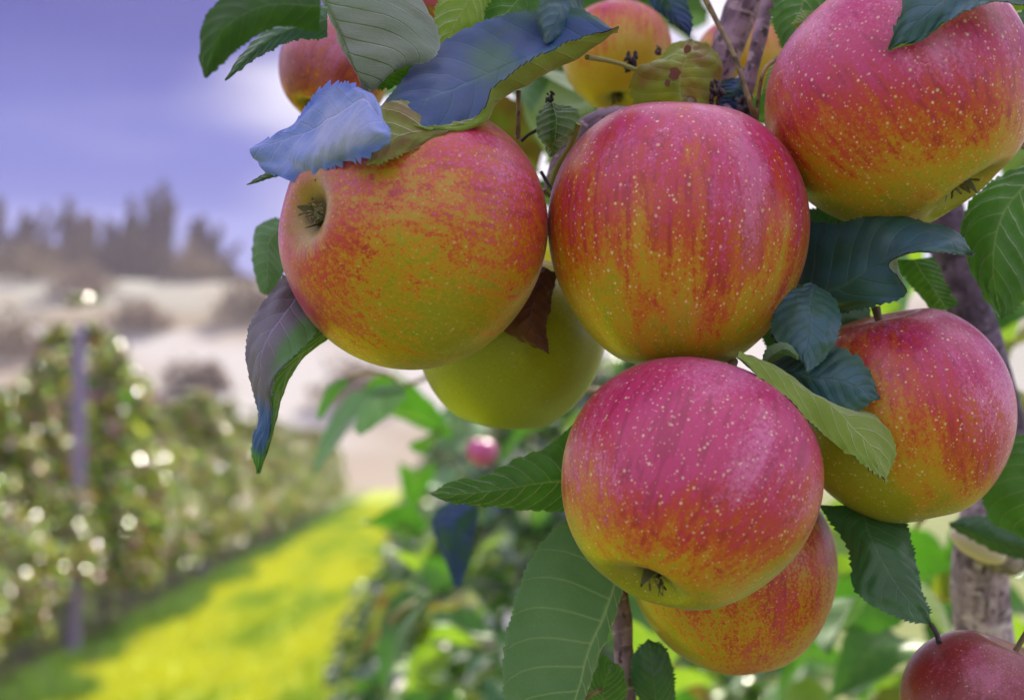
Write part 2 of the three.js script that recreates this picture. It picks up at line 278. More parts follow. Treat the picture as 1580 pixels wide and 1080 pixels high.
function orchardTree(name, label, group, pos, geo, h, turn, scale) {
  const t = thing(name, label, 'tree', pos, group);
  const tr = tube([V(0, -0.05, 0), V(0.02, h * 0.3, 0.01), V(-0.01, h * 0.65, 0), V(0.01, h * 0.94, 0.02)], [0.04, 0.032, 0.022, 0.008], { sides: 8, steps: 14 });
  const a = new THREE.Mesh(tr, M.bark); a.name = 'trunk'; t.add(a);
  const c = new THREE.Mesh(geo, [M.foliage, M.gloss]); c.name = 'crown'; t.add(c);
  t.rotation.y = turn; t.scale.setScalar(scale); shade(t);
  return t;
}
{
  const r = rng(5), kinds = [0, 1, 2].map((k) => mergeGeometries([crownGeo(40 + k, 2000, 0.072, spindle(2.25, 0.62, 0.35, k * 11), rowTones), crownGeo(50 + k, 4300, 0.058, spindle(2.25, 0.64, 0.35, k * 11), rowTones)], true));
  const proto = kinds.map((g, k) => null);
  let i = 0;
  for (let ahead = 7.2; ahead < 46; ahead += 1.15 + ahead * 0.012) {
    const k = i % 3, pos = inRow(-2.95 + 0.2 * (r() - 0.5), ahead), near = ahead > 11.4 && ahead < 12.6, sc = near ? 1.3 : (ahead > 12 ? 0.95 : 0.82) + 0.13 * r();
    const label = 'slender apple tree in the blurred row left of the grass path', group = 'slender apple trees of the left orchard row';
    if (!proto[k]) { proto[k] = orchardTree('orchard_tree', label, group, pos, kinds[k], 2.2, r() * 6, sc); }
    else { const c = proto[k].clone(); c.name = numbered('orchard_tree'); c.position.copy(pos); c.rotation.y = r() * 6; c.scale.setScalar(sc); scene.add(c); if (near) c.userData = { ...c.userData, label: 'taller apple tree of the left row, just behind the purple grey post' }; }
    i++;
  }
  // right row, the same side as the near tree: lower, bushier
  const bush = [0, 1].map((k) => mergeGeometries([crownGeo(60 + k, 2900, 0.052, spindle(1.72, 0.62, 0.12, 30 + k * 7), greenTones), crownGeo(70 + k, 2300, 0.048, spindle(1.74, 0.64, 0.12, 30 + k * 7), greenTones)], true));
  const bp = [null, null]; let j = 0;
  for (let ahead = 2.3; ahead < 34; ahead += 1.1 + ahead * 0.03) {
    const k = j % 2, pos = inRow(0.30 + 0.25 * (r() - 0.5), ahead), sc = 0.95 + 0.1 * r(), label = 'bushy apple tree in the row right of the grass path', group = 'bushy apple trees of the right orchard row';
    if (!bp[k]) bp[k] = orchardTree('bushy_tree', label, group, pos, bush[k], 1.65, r() * 6, sc);
    else { const c = bp[k].clone(); c.name = numbered('bushy_tree'); c.position.copy(pos); c.rotation.y = r() * 6; c.scale.setScalar(sc); scene.add(c); }
    j++;
  }
}
{
  // trees on the hill
  const r = rng(9), tones = [[0.08, 0.05, 0.05], [0.10, 0.06, 0.07], [0.07, 0.055, 0.03], [0.10, 0.055, 0.10]];
  const spots = [[-10, 0.0, 265, 15], [50, 0.0, 330, 11], [108, 0, 270, 13], [150, 0, 290, 13], [185, 1, 285, 12], [232, 1, 240, 12], [295, 0, 300, 13], [330, 0, 395, 6], [700, 1, 330, 12], [1130, 0, 330, 11], [1320, 1, 350, 11]];
  const labels = ['dark leafless-looking tree on the hilltop at the left edge of the picture', 'low purple brown tree on the hilltop second from the left edge', 'broad dark brown tree in the middle of the hilltop group', 'round brown tree right of the broad tree on the hilltop', 'tall brown tree beside the slender one on the hilltop', 'tallest slender purple tree of the hilltop group', 'leaning purple tree at the right of the hilltop group', 'low bush on the hilltop nearest the apples', 'hilltop tree hidden behind the cluster of apples', 'hilltop tree behind the middle apple', 'hilltop tree behind the apple at the right'];
  spots.forEach(([x, slim, top, w], n) => {
    const d = 172, h = (712 - top) / FPX * d * 0.92 + 1.5, wx = Math.tan(Math.atan((x - W / 2) / FPX)) * d, y0 = M.hillHeight(wx, d), hh = Math.max(3, h - y0);
    const t = thing('hill_tree', labels[n], 'tree', V(wx, y0 - 0.3, -d), 'dark trees along the hilltop');
    const plumes = [], np = slim ? 6 : 9; for (let k = 0; k < np; k++) plumes.push({ x: (r() - 0.5) * w * (slim ? 0.5 : 0.8), lean: (r() - 0.5) * (slim ? 0.4 : 0.7) + 0.06, len: hh * (k ? 0.6 + 0.38 * r() : 1), wide: 1.1 + 1.1 * r() });
    part('trunk', tube([V(0, -0.5, 0), V(0.1, hh * 0.4, 0), V(0, hh * 0.9, 0.1)], [0.28, 0.2, 0.05], { sides: 7, steps: 10 }).translate(t.position.x, t.position.y, t.position.z), M.bark, t);
    const g = crownGeo(90 + n, 3600, 0.62, (rr) => { const f = plumes[Math.floor(rr() * np)], k = Math.pow(rr(), 1.1), q = f.wide * (1.15 - k) * (rr() + rr() - 1) * 1.5, p = V(f.x * (0.3 + 0.7 * k) + f.lean * f.len * k + q, f.len * k, q * 0.7 + (rr() - 0.5)); return { p, out: V(f.lean, 1.5, rr() - 0.5) }; }, tones, -0.9);
    part('crown', g.translate(t.position.x, t.position.y, t.position.z), M.farFoliage, t);
  });
  const slope = [[38, 452, 150, 9, 'dark round bush high on the pale slope at the left'], [120, 470, 140, 7, 'small brown bush on the pale slope above the post'], [292, 432, 158, 8, 'brown bush just under the hilltop at the right'], [305, 548, 105, 5, 'brown bush low on the pale slope beside the apples'], [15, 520, 115, 7, 'olive bush on the slope at the left edge'], [215, 505, 125, 6, 'pale olive bush in the middle of the slope'], [385, 500, 130, 7, 'olive bush on the slope next to the mauve leaf'], [560, 560, 100, 7, 'olive bush on the slope under the left apple'], [250, 585, 95, 4, 'small bush at the foot of the slope']];
  slope.forEach(([x, y, d, w, label], n) => {
    const wx = (x - W / 2) / FPX * d, yb = M.hillHeight(wx, d), hh = w * 0.5, t = thing('slope_bush', label, 'bush', V(wx, yb - 0.3, -d), 'bushes on the pale slope');
    const g = crownGeo(170 + n, 700, 0.5, (rr) => { const a = rr() * 6.28, c = Math.acos(rr()), q = Math.pow(rr(), 0.4) * (0.65 + 0.7 * noise(a * 1.3, c * 2, n)), p = V(Math.cos(a) * Math.sin(c) * q * w * 0.5, Math.cos(c) * q * hh, Math.sin(a) * Math.sin(c) * q * w * 0.5); return { p, out: V(Math.cos(a), 0.6, Math.sin(a)) }; }, n % 2 ? [[0.36, 0.28, 0.19], [0.32, 0.23, 0.16]] : [[0.24, 0.17, 0.11], [0.30, 0.24, 0.13]], -0.4);
    part('foliage', g.translate(t.position.x, t.position.y, t.position.z), M.farFoliage, t);
  });
  const bushLabels = ['low brown thicket on the hilltop at the left edge', 'low brown thicket between the two leftmost hilltop trees', 'low brown thicket under the broad hilltop tree', 'low brown thicket under the slender purple hilltop tree', 'low brown thicket at the foot of the leaning hilltop tree', 'low brown thicket on the hilltop nearest the apples'];
  [[-40, 392, 16], [52, 385, 13], [135, 362, 15], [205, 372, 14], [275, 392, 13], [345, 412, 11]].forEach(([x, top, w], n) => {
    const d = 166, wx = (x - W / 2) / FPX * d, y0 = M.hillHeight(wx, d), hh = Math.max(2.2, (712 - top) / FPX * d + 1.5 - y0), t = thing('hill_thicket', bushLabels[n], 'thicket', V(wx, y0 - 0.4, -d), 'brown thickets along the hilltop');
    const g = crownGeo(140 + n, 1000, 0.6, (rr) => { const a = rr() * 6.28, q = Math.sqrt(rr()), p = V(Math.cos(a) * q * w * 0.5, hh * Math.pow(rr(), 1.4) * (1.1 - q * q) * (0.4 + 1.1 * noise(Math.cos(a) * q * 5, n, 1)), Math.sin(a) * q * 2.5); return { p, out: V(Math.cos(a), 0.8, Math.sin(a)) }; }, [[0.13, 0.08, 0.03], [0.17, 0.10, 0.05], [0.12, 0.10, 0.03]], -0.6);
    part('foliage', g.translate(t.position.x, t.position.y, t.position.z), M.farFoliage, t);
  });
}
{
  // posts and the irrigation pipe of the left row
  const woodMap = floatTexture(256, 512, (u, v) => { const n = fbm(u * 22, v * 2.5, 1, 4), k = fbm(u * 5, v * 5, 4, 3); return mix3([0.16, 0.12, 0.26], [0.36, 0.29, 0.56], n * 0.8 + 0.3 * k); });
  const wood = new THREE.MeshStandardMaterial({ map: woodMap, roughness: 0.85 });
  const names = ['weathered wooden post standing clear at the left of the row', 'second wooden post of the left row, farther along the path', 'third wooden post of the left row, far along the path', 'farthest wooden post of the left row'];
  [10.9, 19.5, 27.5, 36].forEach((ahead, n) => {
    const b = inRow(n ? -2.95 : -2.62, ahead), top = n ? 1.75 : 2.5, t = thing('orchard_post', names[n], 'post', b, 'wooden posts of the left row');
    part('shaft', tube([b.clone().add(V(0, -0.2, 0)), b.clone().add(V(0.015, top / 2, 0)), b.clone().add(V(0.0, top, 0))], [0.055, 0.052, 0.048], { sides: 14, steps: 24, rough: 0.03, freq: 9 }), wood, t);
    part('cap', new THREE.ConeGeometry(0.051, 0.04, 14).translate(b.x, b.y + top + 0.018, b.z), wood, t);
  });
  const pts = []; for (let a = 6.5; a < 40; a += 1.6) pts.push(inRow(-2.62, a, 0.52 + 0.03 * Math.sin(a * 2)));
  const pipe = new THREE.Mesh(tube(pts, [0.018, 0.018], { sides: 8, steps: 90, rough: 0 }), new THREE.MeshStandardMaterial({ color: new THREE.Color(0.55, 0.38, 0.42), roughness: 0.4 }));
  pipe.name = 'irrigation_pipe'; tag(pipe, 'thin pinkish irrigation pipe running low along the left row', 'pipe'); scene.add(pipe); shade(pipe);
}

// ---------------------------------------------------------------- apples
function appleGeo(R, o) {
  const nt = 72, np = 96, pos = [], uv = [], idx = [], h = o.h ?? 0.92, taper = o.taper ?? 0.10, seed = o.seed;
  for (let i = 0; i <= nt; i++) for (let j = 0; j <= np; j++) {
    const t = Math.PI * i / nt, f = 2 * Math.PI * (j % np) / np, [x, y, z] = applePoint(t, f, h, taper, seed, o);
    pos.push(x * R, y * R, z * R); uv.push(j / np, 1 - i / nt);
  }
  const row = np + 1; for (let i = 0; i < nt; i++) for (let j = 0; j < np; j++) { const a = i * row + j; idx.push(a, a + 1, a + row, a + 1, a + row + 1, a + row); }
  const g = new THREE.BufferGeometry(); g.setAttribute('position', new THREE.Float32BufferAttribute(pos, 3)); g.setAttribute('uv', new THREE.Float32BufferAttribute(uv, 2)); g.setIndex(idx); g.computeVertexNormals();
  const n = g.attributes.normal; for (let i = 0; i <= nt; i++) { const a = i * row, b = a + np, v = V(n.getX(a) + n.getX(b), n.getY(a) + n.getY(b), n.getZ(a) + n.getZ(b)).normalize(); n.setXYZ(a, v.x, v.y, v.z); n.setXYZ(b, v.x, v.y, v.z); }
  return g;
}
function applePoint(t, f, h, taper, seed, o) {
  const st = Math.sin(t), ct = Math.cos(t);
  let q = Math.pow(st, o.box ?? 0.96) * (1 + taper * ct);
  q *= 1 + (o.lobe ?? 0.028) * Math.cos(5 * f + seed) * sstep(1.7, 2.9, t) + (o.lop ?? 0.025) * Math.cos(f * 2 + seed * 2.3) + 0.012 * Math.cos(3 * f + seed);
  let y = h * ct + (o.tilt ?? 0.04) * q * Math.cos(f + seed * 1.7);
  y -= (o.dip ?? 0.32) * Math.exp(-((q / 0.27) ** 2)) * (ct > 0 ? 1 : 0);
  y += (o.cup ?? 0.24) * Math.exp(-((q / (o.cupW ?? 0.25)) ** 2)) * (ct < 0 ? 1 : 0);
  return [q * Math.cos(f), y, q * Math.sin(f)];
}
function appleMap(o, toLocal) {
  const w = o.size ?? 1280, h = w / 2, blush = toLocal(dirV(...o.blush)), blush2 = o.blush2 ? toLocal(dirV(...o.blush2)) : null, s = o.seed * 17.3, img = new Float32Array(w * h * 3);
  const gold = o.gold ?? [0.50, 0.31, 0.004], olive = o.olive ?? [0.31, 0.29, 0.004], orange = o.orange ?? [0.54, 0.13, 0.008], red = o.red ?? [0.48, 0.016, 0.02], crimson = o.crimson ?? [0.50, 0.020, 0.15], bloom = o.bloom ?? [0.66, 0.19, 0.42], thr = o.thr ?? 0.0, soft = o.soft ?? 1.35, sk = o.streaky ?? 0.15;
  for (let j = 0; j < h; j++) for (let i = 0; i < w; i++) {
    const t = Math.PI * (1 - (j + 0.5) / h), f = 2 * Math.PI * (i + 0.5) / w, x = Math.sin(t) * Math.cos(f), y = Math.cos(t), z = Math.sin(t) * Math.sin(f);
    let d = x * blush.x + y * blush.y + z * blush.z; if (blush2) d = Math.max(d, (x * blush2.x + y * blush2.y + z * blush2.z) + 0.02);
    const st = 0.35 + 0.65 * Math.sin(t);
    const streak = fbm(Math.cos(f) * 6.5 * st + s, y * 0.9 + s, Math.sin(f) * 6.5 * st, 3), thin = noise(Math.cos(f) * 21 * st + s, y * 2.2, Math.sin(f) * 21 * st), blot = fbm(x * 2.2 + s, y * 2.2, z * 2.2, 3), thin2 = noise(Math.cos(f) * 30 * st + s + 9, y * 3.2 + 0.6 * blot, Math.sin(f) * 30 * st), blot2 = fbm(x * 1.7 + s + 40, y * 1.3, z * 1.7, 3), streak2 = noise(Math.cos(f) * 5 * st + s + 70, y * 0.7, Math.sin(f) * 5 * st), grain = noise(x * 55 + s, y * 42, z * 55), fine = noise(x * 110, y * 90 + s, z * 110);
    let m = 0.5 + 0.72 * soft * (d - thr) + (o.streakAmp ?? 0.6) * (streak - 0.5) + 0.7 * (blot - 0.5) + 0.34 * (thin - 0.5) + 0.26 * (thin2 - 0.5);
    const mottle = 0.42 * (grain - 0.5) + 0.5 * (fine - 0.5); m += mottle * (o.mottle ?? 1) * (1 - 0.55 * sstep(0.75, 1.3, m));
    let c = mix3(olive, gold, sstep(-0.35, 0.25, m + 0.5 * (blot - 0.5)));
    c = mix3(c, orange, sstep(-0.05, 0.66, m)); c = mix3(c, red, sstep(0.30, 0.98, m)); c = mix3(c, crimson, sstep(0.72, 1.3, m)); const lines = sstep(0.56, 0.78, thin2); c = mix3(c, [c[0] * 0.72, c[1] * 0.45, c[2] * 0.55], 0.75 * lines * sstep(0.35, 0.8, m));
    c = mix3(c, [0.30, 0.15, 0.02], 0.5 * sstep(0.70, 0.85, fine) * (1 - sstep(0.2, 0.7, m)));
    c = mix3(c, bloom, (o.paintedSheenAmt ?? 0.5) * sstep(0.46, 0.80, (1 - sk) * 1.05 * blot2 + sk * streak2 + 0.14 * (thin - 0.5) + 0.16 * (grain - 0.5) + 0.16 * (fine - 0.5)) * sstep(0.55, 1.1, m));  // pale pink highlights painted into the skin over the blush
    const v = 1 + 0.18 * (fine - 0.5) + 0.12 * (grain - 0.5); c = [c[0] * v, c[1] * v, c[2] * v];
    const cup = sstep(0.42, 0.12, Math.PI - t), top = sstep(0.5, 0.15, t);
    c = mix3(c, [0.24, 0.23, 0.02], 0.75 * cup); c = mix3(c, [0.07, 0.05, 0.015], 0.8 * sstep(0.17, 0.07, Math.PI - t)); c = mix3(c, [0.30, 0.22, 0.05], 0.6 * top);
    const k = (j * w + i) * 3; img[k] = c[0]; img[k + 1] = c[1]; img[k + 2] = c[2];
  }
  const r = rng(o.seed * 101 + 3), n = (o.dots ?? 1100) * 2.5, ga = Math.PI * (3 - Math.sqrt(5));
  for (let p = 0; p < n; p++) {                                       // lenticels, closer together and smaller towards the calyx
    const yy = 1 - 2 * Math.pow((p + 0.5) / n, 0.8), t = Math.acos(clamp(yy + (r() - 0.5) * 0.06, -1, 1)), f = p * ga + (r() - 0.5) * 0.35, big = r() < 0.4, rad = (big ? 0.0072 + 0.0085 * r() * r() : 0.0048 + 0.003 * r()) * (o.dotSize ?? 1) * mix(1, 0.7, sstep(1.6, 2.8, t)), a = (big ? 0.55 + 0.45 * r() : 0.3 + 0.4 * r()) * (o.dotAlpha ?? 1);
    const ci = (((f / (2 * Math.PI)) % 1) + 1) % 1 * w, cj = (1 - t / Math.PI) * h, rj = rad / Math.PI * h * 1.6, ri = Math.min(w / 4, rj / Math.max(0.05, Math.sin(t)));
    for (let j = Math.floor(cj - rj); j <= cj + rj; j++) for (let i = Math.floor(ci - ri); i <= ci + ri; i++) {
      if (j < 0 || j >= h) continue;
      const e = Math.hypot((i + 0.5 - ci) / ri, (j + 0.5 - cj) / rj) * 1.6; if (e > 1.5) continue;
      const k = (j * w + (i + w) % w) * 3, b = a * sstep(1.2, 0.5, e); for (let q = 0; q < 3; q++) img[k + q] = mix(img[k + q], [0.74, 0.55, 0.38][q], b);
    }
  }
  const data = new Uint8Array(w * h * 4);
  for (let k = 0; k < w * h; k++) { for (let q = 0; q < 3; q++) { const v = clamp(img[k * 3 + q]); data[k * 4 + q] = 255 * (v <= 0.0031308 ? v * 12.92 : 1.055 * Math.pow(v, 1 / 2.4) - 0.055); } data[k * 4 + 3] = 255; }
  const tex = new THREE.DataTexture(data, w, h); tex.colorSpace = THREE.SRGBColorSpace; tex.magFilter = tex.minFilter = THREE.LinearFilter; tex.wrapS = THREE.RepeatWrapping; tex.needsUpdate = true;
  return tex;
}
function apple(o, label) {
  const d = o.d, R = o.r / FPX * d, t = thing('apple', label, 'apple', at(o.x, o.y, d), 'apples hanging on the near tree');
  t.quaternion.setFromUnitVectors(V(0, 1, 0), dirV(...o.stem)).multiply(new THREE.Quaternion().setFromAxisAngle(V(0, 1, 0), o.spin ?? 0));
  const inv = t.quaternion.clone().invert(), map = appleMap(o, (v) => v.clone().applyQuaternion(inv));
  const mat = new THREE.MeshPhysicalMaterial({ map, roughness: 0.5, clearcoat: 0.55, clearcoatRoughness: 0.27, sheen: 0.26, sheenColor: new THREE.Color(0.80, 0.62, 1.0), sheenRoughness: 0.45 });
  const add = (name, g, m, p = t) => { const e = new THREE.Mesh(g, m); e.name = name; e.castShadow = e.receiveShadow = true; p.add(e); return e; };
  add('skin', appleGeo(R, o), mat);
  const hh = o.h ?? 0.92, cy = -R * (hh - (o.cup ?? 0.24)), sy = R * (hh - (o.dip ?? 0.32)), r = rng(o.seed * 7);
  const cal = add('calyx', new THREE.SphereGeometry(R * 0.085, 14, 10).scale(1, 0.6, 1).translate(0, cy - R * 0.015, 0), M.sepal);
  const st = []; for (let k = 0; k < 14; k++) { const a = r() * 6.283, q = R * 0.05 * Math.sqrt(r()), e = R * (0.03 + 0.07 * r()), L = R * (0.08 + 0.06 * r()); st.push(tube([V(Math.cos(a) * q, cy + R * 0.03, Math.sin(a) * q), V(Math.cos(a) * (q + e * 0.4), cy - L * 0.5, Math.sin(a) * (q + e * 0.4)), V(Math.cos(a + 0.4) * (q + e), cy - L, Math.sin(a + 0.4) * (q + e))], [R * 0.007, R * 0.006, R * 0.009], { sides: 5, steps: 5 })); }
  add('stamens', mergeGeometries(st), M.stem, cal);
  for (let k = 0; k < 5; k++) {                                       // dry sepals, half closed
    const a = k / 5 * 6.283 + r() * 0.5, L = R * (0.17 + 0.06 * r()), lean = 0.1 + 1.25 * r(), pts = [];
    const g = new THREE.BufferGeometry(), q = [], id = [];
    for (let s = 0; s <= 6; s++) { const u = s / 6, out = R * 0.06 + L * Math.sin(lean) * u - R * 0.05 * u * u * (1 - lean), yy = cy - L * Math.cos(lean) * u, w = R * 0.055 * (1 - u) * (0.8 + 0.5 * u) + 0.0002; for (const e of [-1, 0, 1]) q.push(Math.cos(a) * (out - 0.3 * w * Math.abs(e)) - Math.sin(a) * w * e, yy, Math.sin(a) * (out - 0.3 * w * Math.abs(e)) + Math.cos(a) * w * e); }
    for (let s = 0; s < 6; s++) for (const e of [0, 1]) { const b = s * 3 + e; id.push(b, b + 3, b + 1, b + 1, b + 3, b + 4); }
    g.setAttribute('position', new THREE.Float32BufferAttribute(q, 3)); g.setIndex(id); g.computeVertexNormals();
    add('sepal', g, M.sepal, cal);
  }
  const bend = o.stalk ?? [0.12, 0.05], len = o.len ?? 0.6;
  add('stalk', tube([V(0, sy - R * 0.05, 0), V(R * bend[0] * 0.3, sy + R * 0.4 * len, R * bend[1] * 0.3), V(R * bend[0], sy + R * len, R * bend[1])], [R * 0.035, R * 0.03, R * 0.045], { sides: 8, steps: 16, freq: 300 }), M.stem);
  return t;
}
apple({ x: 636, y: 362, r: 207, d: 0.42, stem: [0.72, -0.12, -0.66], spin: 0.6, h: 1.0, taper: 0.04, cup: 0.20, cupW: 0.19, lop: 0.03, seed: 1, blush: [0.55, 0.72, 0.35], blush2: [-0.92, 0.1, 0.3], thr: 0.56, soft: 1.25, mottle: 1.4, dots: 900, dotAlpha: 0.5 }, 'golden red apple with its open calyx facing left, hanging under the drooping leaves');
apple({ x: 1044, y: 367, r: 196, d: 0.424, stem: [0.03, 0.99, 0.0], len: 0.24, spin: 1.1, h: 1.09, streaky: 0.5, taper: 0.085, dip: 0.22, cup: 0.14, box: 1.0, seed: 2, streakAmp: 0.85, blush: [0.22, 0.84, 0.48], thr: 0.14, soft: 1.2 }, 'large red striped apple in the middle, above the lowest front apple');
apple({ x: 1063, y: 748, r: 197, d: 0.398, stem: [0.40, 0.79, -0.47], spin: 2.3, h: 1.0, taper: 0.08, lop: 0.015, seed: 3, blush: [0.10, 0.85, 0.52], thr: 0.10, soft: 1.8, paintedSheenAmt: 0.7, dots: 1300 }, 'front apple with pink blush and pale dots, calyx facing down at the bottom');
apple({ x: 1388, y: 158, r: 210, d: 0.43, stem: [-0.50, 0.80, -0.28], spin: 0.2, h: 0.92, taper: 0.07, seed: 4, blush: [-0.12, 0.90, 0.42], thr: 0.02, soft: 1.6, paintedSheenAmt: 0.65, dots: 1300 }, 'large crimson apple at the top right with its calyx at lower right');
apple({ x: 1393, y: 640, r: 172, d: 0.445, stem: [-0.25, 0.95, 0.05], len: 0.3, spin: 1.7, h: 1.0, taper: 0.05, seed: 5, blush: [0.62, 0.68, 0.42], thr: 0.22, soft: 1.9, paintedSheenAmt: 0.75, dots: 1000 }, 'pink topped apple at the right behind the folded light green leaf');
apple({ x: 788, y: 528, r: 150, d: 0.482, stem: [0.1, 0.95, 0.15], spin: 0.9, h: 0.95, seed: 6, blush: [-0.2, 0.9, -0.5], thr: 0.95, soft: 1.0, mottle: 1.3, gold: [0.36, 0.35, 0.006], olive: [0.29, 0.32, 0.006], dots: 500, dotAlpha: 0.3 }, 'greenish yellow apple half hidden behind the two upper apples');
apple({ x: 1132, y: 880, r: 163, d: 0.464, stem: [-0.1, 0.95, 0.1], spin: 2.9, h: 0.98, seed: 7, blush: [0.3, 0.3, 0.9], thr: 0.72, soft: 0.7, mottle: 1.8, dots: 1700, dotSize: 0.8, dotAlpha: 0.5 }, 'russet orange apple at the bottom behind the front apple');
apple({ x: 1528, y: 1104, r: 136, d: 0.43, stem: [0.34, 0.93, -0.02], spin: 0.4, h: 0.92, seed: 8, blush: [0, 0.8, 0.6], thr: -0.5, soft: 1.0, crimson: [0.20, 0.010, 0.02], red: [0.22, 0.014, 0.016], orange: [0.3, 0.05, 0.01], paintedSheenAmt: 0.3, mottle: 1.6, dots: 900, dotAlpha: 0.35, size: 1024 }, 'dark red apple cut off by the bottom right corner');
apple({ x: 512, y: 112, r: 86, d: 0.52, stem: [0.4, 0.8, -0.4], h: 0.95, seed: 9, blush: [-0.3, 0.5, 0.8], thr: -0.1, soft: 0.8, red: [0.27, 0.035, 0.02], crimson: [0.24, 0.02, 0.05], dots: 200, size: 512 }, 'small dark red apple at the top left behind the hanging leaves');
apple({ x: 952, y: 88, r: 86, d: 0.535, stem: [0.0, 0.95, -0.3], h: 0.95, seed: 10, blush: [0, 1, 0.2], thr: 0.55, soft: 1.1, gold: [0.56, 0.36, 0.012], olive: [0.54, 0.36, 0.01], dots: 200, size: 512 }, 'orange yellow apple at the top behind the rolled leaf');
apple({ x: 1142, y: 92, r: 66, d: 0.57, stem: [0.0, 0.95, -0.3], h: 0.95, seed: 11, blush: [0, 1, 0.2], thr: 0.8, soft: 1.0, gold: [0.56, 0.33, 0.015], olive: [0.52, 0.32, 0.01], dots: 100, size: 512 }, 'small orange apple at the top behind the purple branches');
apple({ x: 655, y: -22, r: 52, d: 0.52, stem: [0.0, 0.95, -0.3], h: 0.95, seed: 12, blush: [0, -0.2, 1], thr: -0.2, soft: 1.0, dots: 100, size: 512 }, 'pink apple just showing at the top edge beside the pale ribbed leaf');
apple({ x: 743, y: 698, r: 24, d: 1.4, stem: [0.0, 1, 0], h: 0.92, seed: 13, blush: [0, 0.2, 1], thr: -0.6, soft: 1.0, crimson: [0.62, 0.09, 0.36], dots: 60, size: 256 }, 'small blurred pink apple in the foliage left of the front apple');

// ---------------------------------------------------------------- the near tree: trunk, branches, leaves
const treeBase = at(1530, 1100, 0.62).setY(0);
const tree = thing('apple_tree', 'near apple tree with trunk painted sunlit pale at right and the leaves round the apples', 'tree', treeBase);
const below = at(1530, 1100, 0.62);
part('trunk', tube([treeBase.clone().add(V(0.03, -0.1, 0)), V(below.x + 0.015, 0.7, below.z), at(1535, 1200, 0.62), at(1518, 980, 0.61), at(1515, 850, 0.60), at(1540, 745, 0.60), at(1562, 700, 0.602)], [0.022, 0.017, 0.0128, 0.0126, 0.0120, 0.0112, 0.009], { sides: 22, steps: 180, rough: 0.10, freq: 70 }), M.sunPaintedBark, tree);
part('branch', tube([at(1530, 800, 0.602), at(1556, 720, 0.60), at(1524, 570, 0.595), at(1474, 400, 0.59), at(1440, 230, 0.585), at(1400, -60, 0.58), at(1380, -700, 0.6)], [0.0085, 0.0098, 0.0098, 0.0092, 0.008, 0.007, 0.005], { sides: 20, steps: 120, rough: 0.12, freq: 90 }), M.limb, tree, 'main limb, bark painted dark purple as in shade');
const branches = [
  [[1170, -60, 500], [1142, 20, 500], [1112, 110, 500], [1096, 200, 505], [1150, 340, 520], [1300, 480, 555], [1490, 600, 592]], [0.0062, 0.0062, 0.0050, 0.0042, 0.0048, 0.0055, 0.0065], 1,
  [[1205, -60, 480], [1182, 20, 480], [1160, 110, 478], [1140, 190, 482], [1150, 330, 515]], [0.0026, 0.0026, 0.0025, 0.0028, 0.003], 2,
  [[1110, 210, 503], [1010, 190, 490], [930, 190, 478], [880, 230, 470], [850, 300, 465]], [0.0045, 0.0045, 0.0052, 0.0045, 0.003], 3,
  [[1500, 640, 600], [1330, 660, 530], [1080, 740, 490], [952, 850, 470], [960, 960, 470], [966, 1060, 470], [975, 1200, 475]], [0.007, 0.005, 0.004, 0.0035, 0.0036, 0.0034, 0.003], 4,
];
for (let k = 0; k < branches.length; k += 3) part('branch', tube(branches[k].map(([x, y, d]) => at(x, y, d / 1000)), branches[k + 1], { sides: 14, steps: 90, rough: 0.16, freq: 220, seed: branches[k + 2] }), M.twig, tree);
const stems = [
  [[[536, 584, 840], [585, 570, 835], [625, 596, 822], [700, 560, 800], [900, 600, 700], [1300, 640, 610]], 0.0016, M.stem],
  [[[1080, -20, 460], [1105, 30, 460], [1135, 90, 455], [1155, 150, 452], [1168, 190, 455]], 0.0010, M.stem], [[[1168, 190, 455], [1172, 140, 452], [1182, 105, 452], [1210, 85, 455]], 0.0007, M.stem],
  [[[1203, -20, 470], [1206, 30, 470], [1215, 70, 468]], 0.0011, M.stem], [[[800, 140, 430], [800, 180, 430], [799, 215, 432]], 0.0008, M.stem], [[[804, 218, 445], [815, 208, 445], [830, 200, 445]], 0.0006, M.bud],
  [[[906, 88, 430], [945, 95, 445], [975, 105, 455], [1000, 118, 465]], 0.0009, M.greenStem], [[[893, 190, 440], [880, 225, 445], [862, 255, 450], [850, 290, 455]], 0.0012, M.greenStem], [[[835, 265, 450], [850, 290, 448], [858, 300, 446]], 0.0006, M.bud],
  [[[1437, 963, 425], [1446, 978, 423], [1450, 992, 420]], 0.0009, M.bud], [[[1577, 40, 470], [1575, 120, 470], [1580, 230, 470]], 0.0009, M.stem], [[[900, 1078, 450], [930, 1062, 455], [962, 1050, 465]], 0.0008, M.stem], [[[1150, 110, 480], [1120, 160, 470], [1150, 190, 455]], 0.0016, M.twig],
];
for (const [p, r, m] of stems) part('stem', tube(p.map(([x, y, d]) => at(x, y, d / 1000)), [r, r * 0.85, r], { sides: 8, steps: 24, rough: 0.1, freq: 400 }), m, tree);
function bud(x, y, d, s, seed) {
  const r = rng(seed), gs = [];
  for (let k = 0; k < 16; k++) { const g = new THREE.SphereGeometry(s * (0.22 + 0.2 * r()), 8, 6); g.scale(0.7, 1.5, 0.7); g.rotateZ((r() - 0.5) * 1.8); g.rotateX((r() - 0.5) * 1.8); const p = at(x, y, d); g.translate(p.x + (r() - 0.5) * s * 1.1, p.y + (r() - 0.5) * s * 1.9, p.z + (r() - 0.5) * s); gs.push(g); }
  part('bud', mergeGeometries(gs), M.bud, tree);
}
bud(974, 96, 0.462, 0.0028, 3); bud(1106, 140, 0.45, 0.0032, 4); bud(1150, 165, 0.46, 0.0035, 5); bud(848, 152, 0.44, 0.0018, 6); bud(1016, 78, 0.475, 0.0015, 8); bud(1205, 520, 0.45, 0.004, 9);
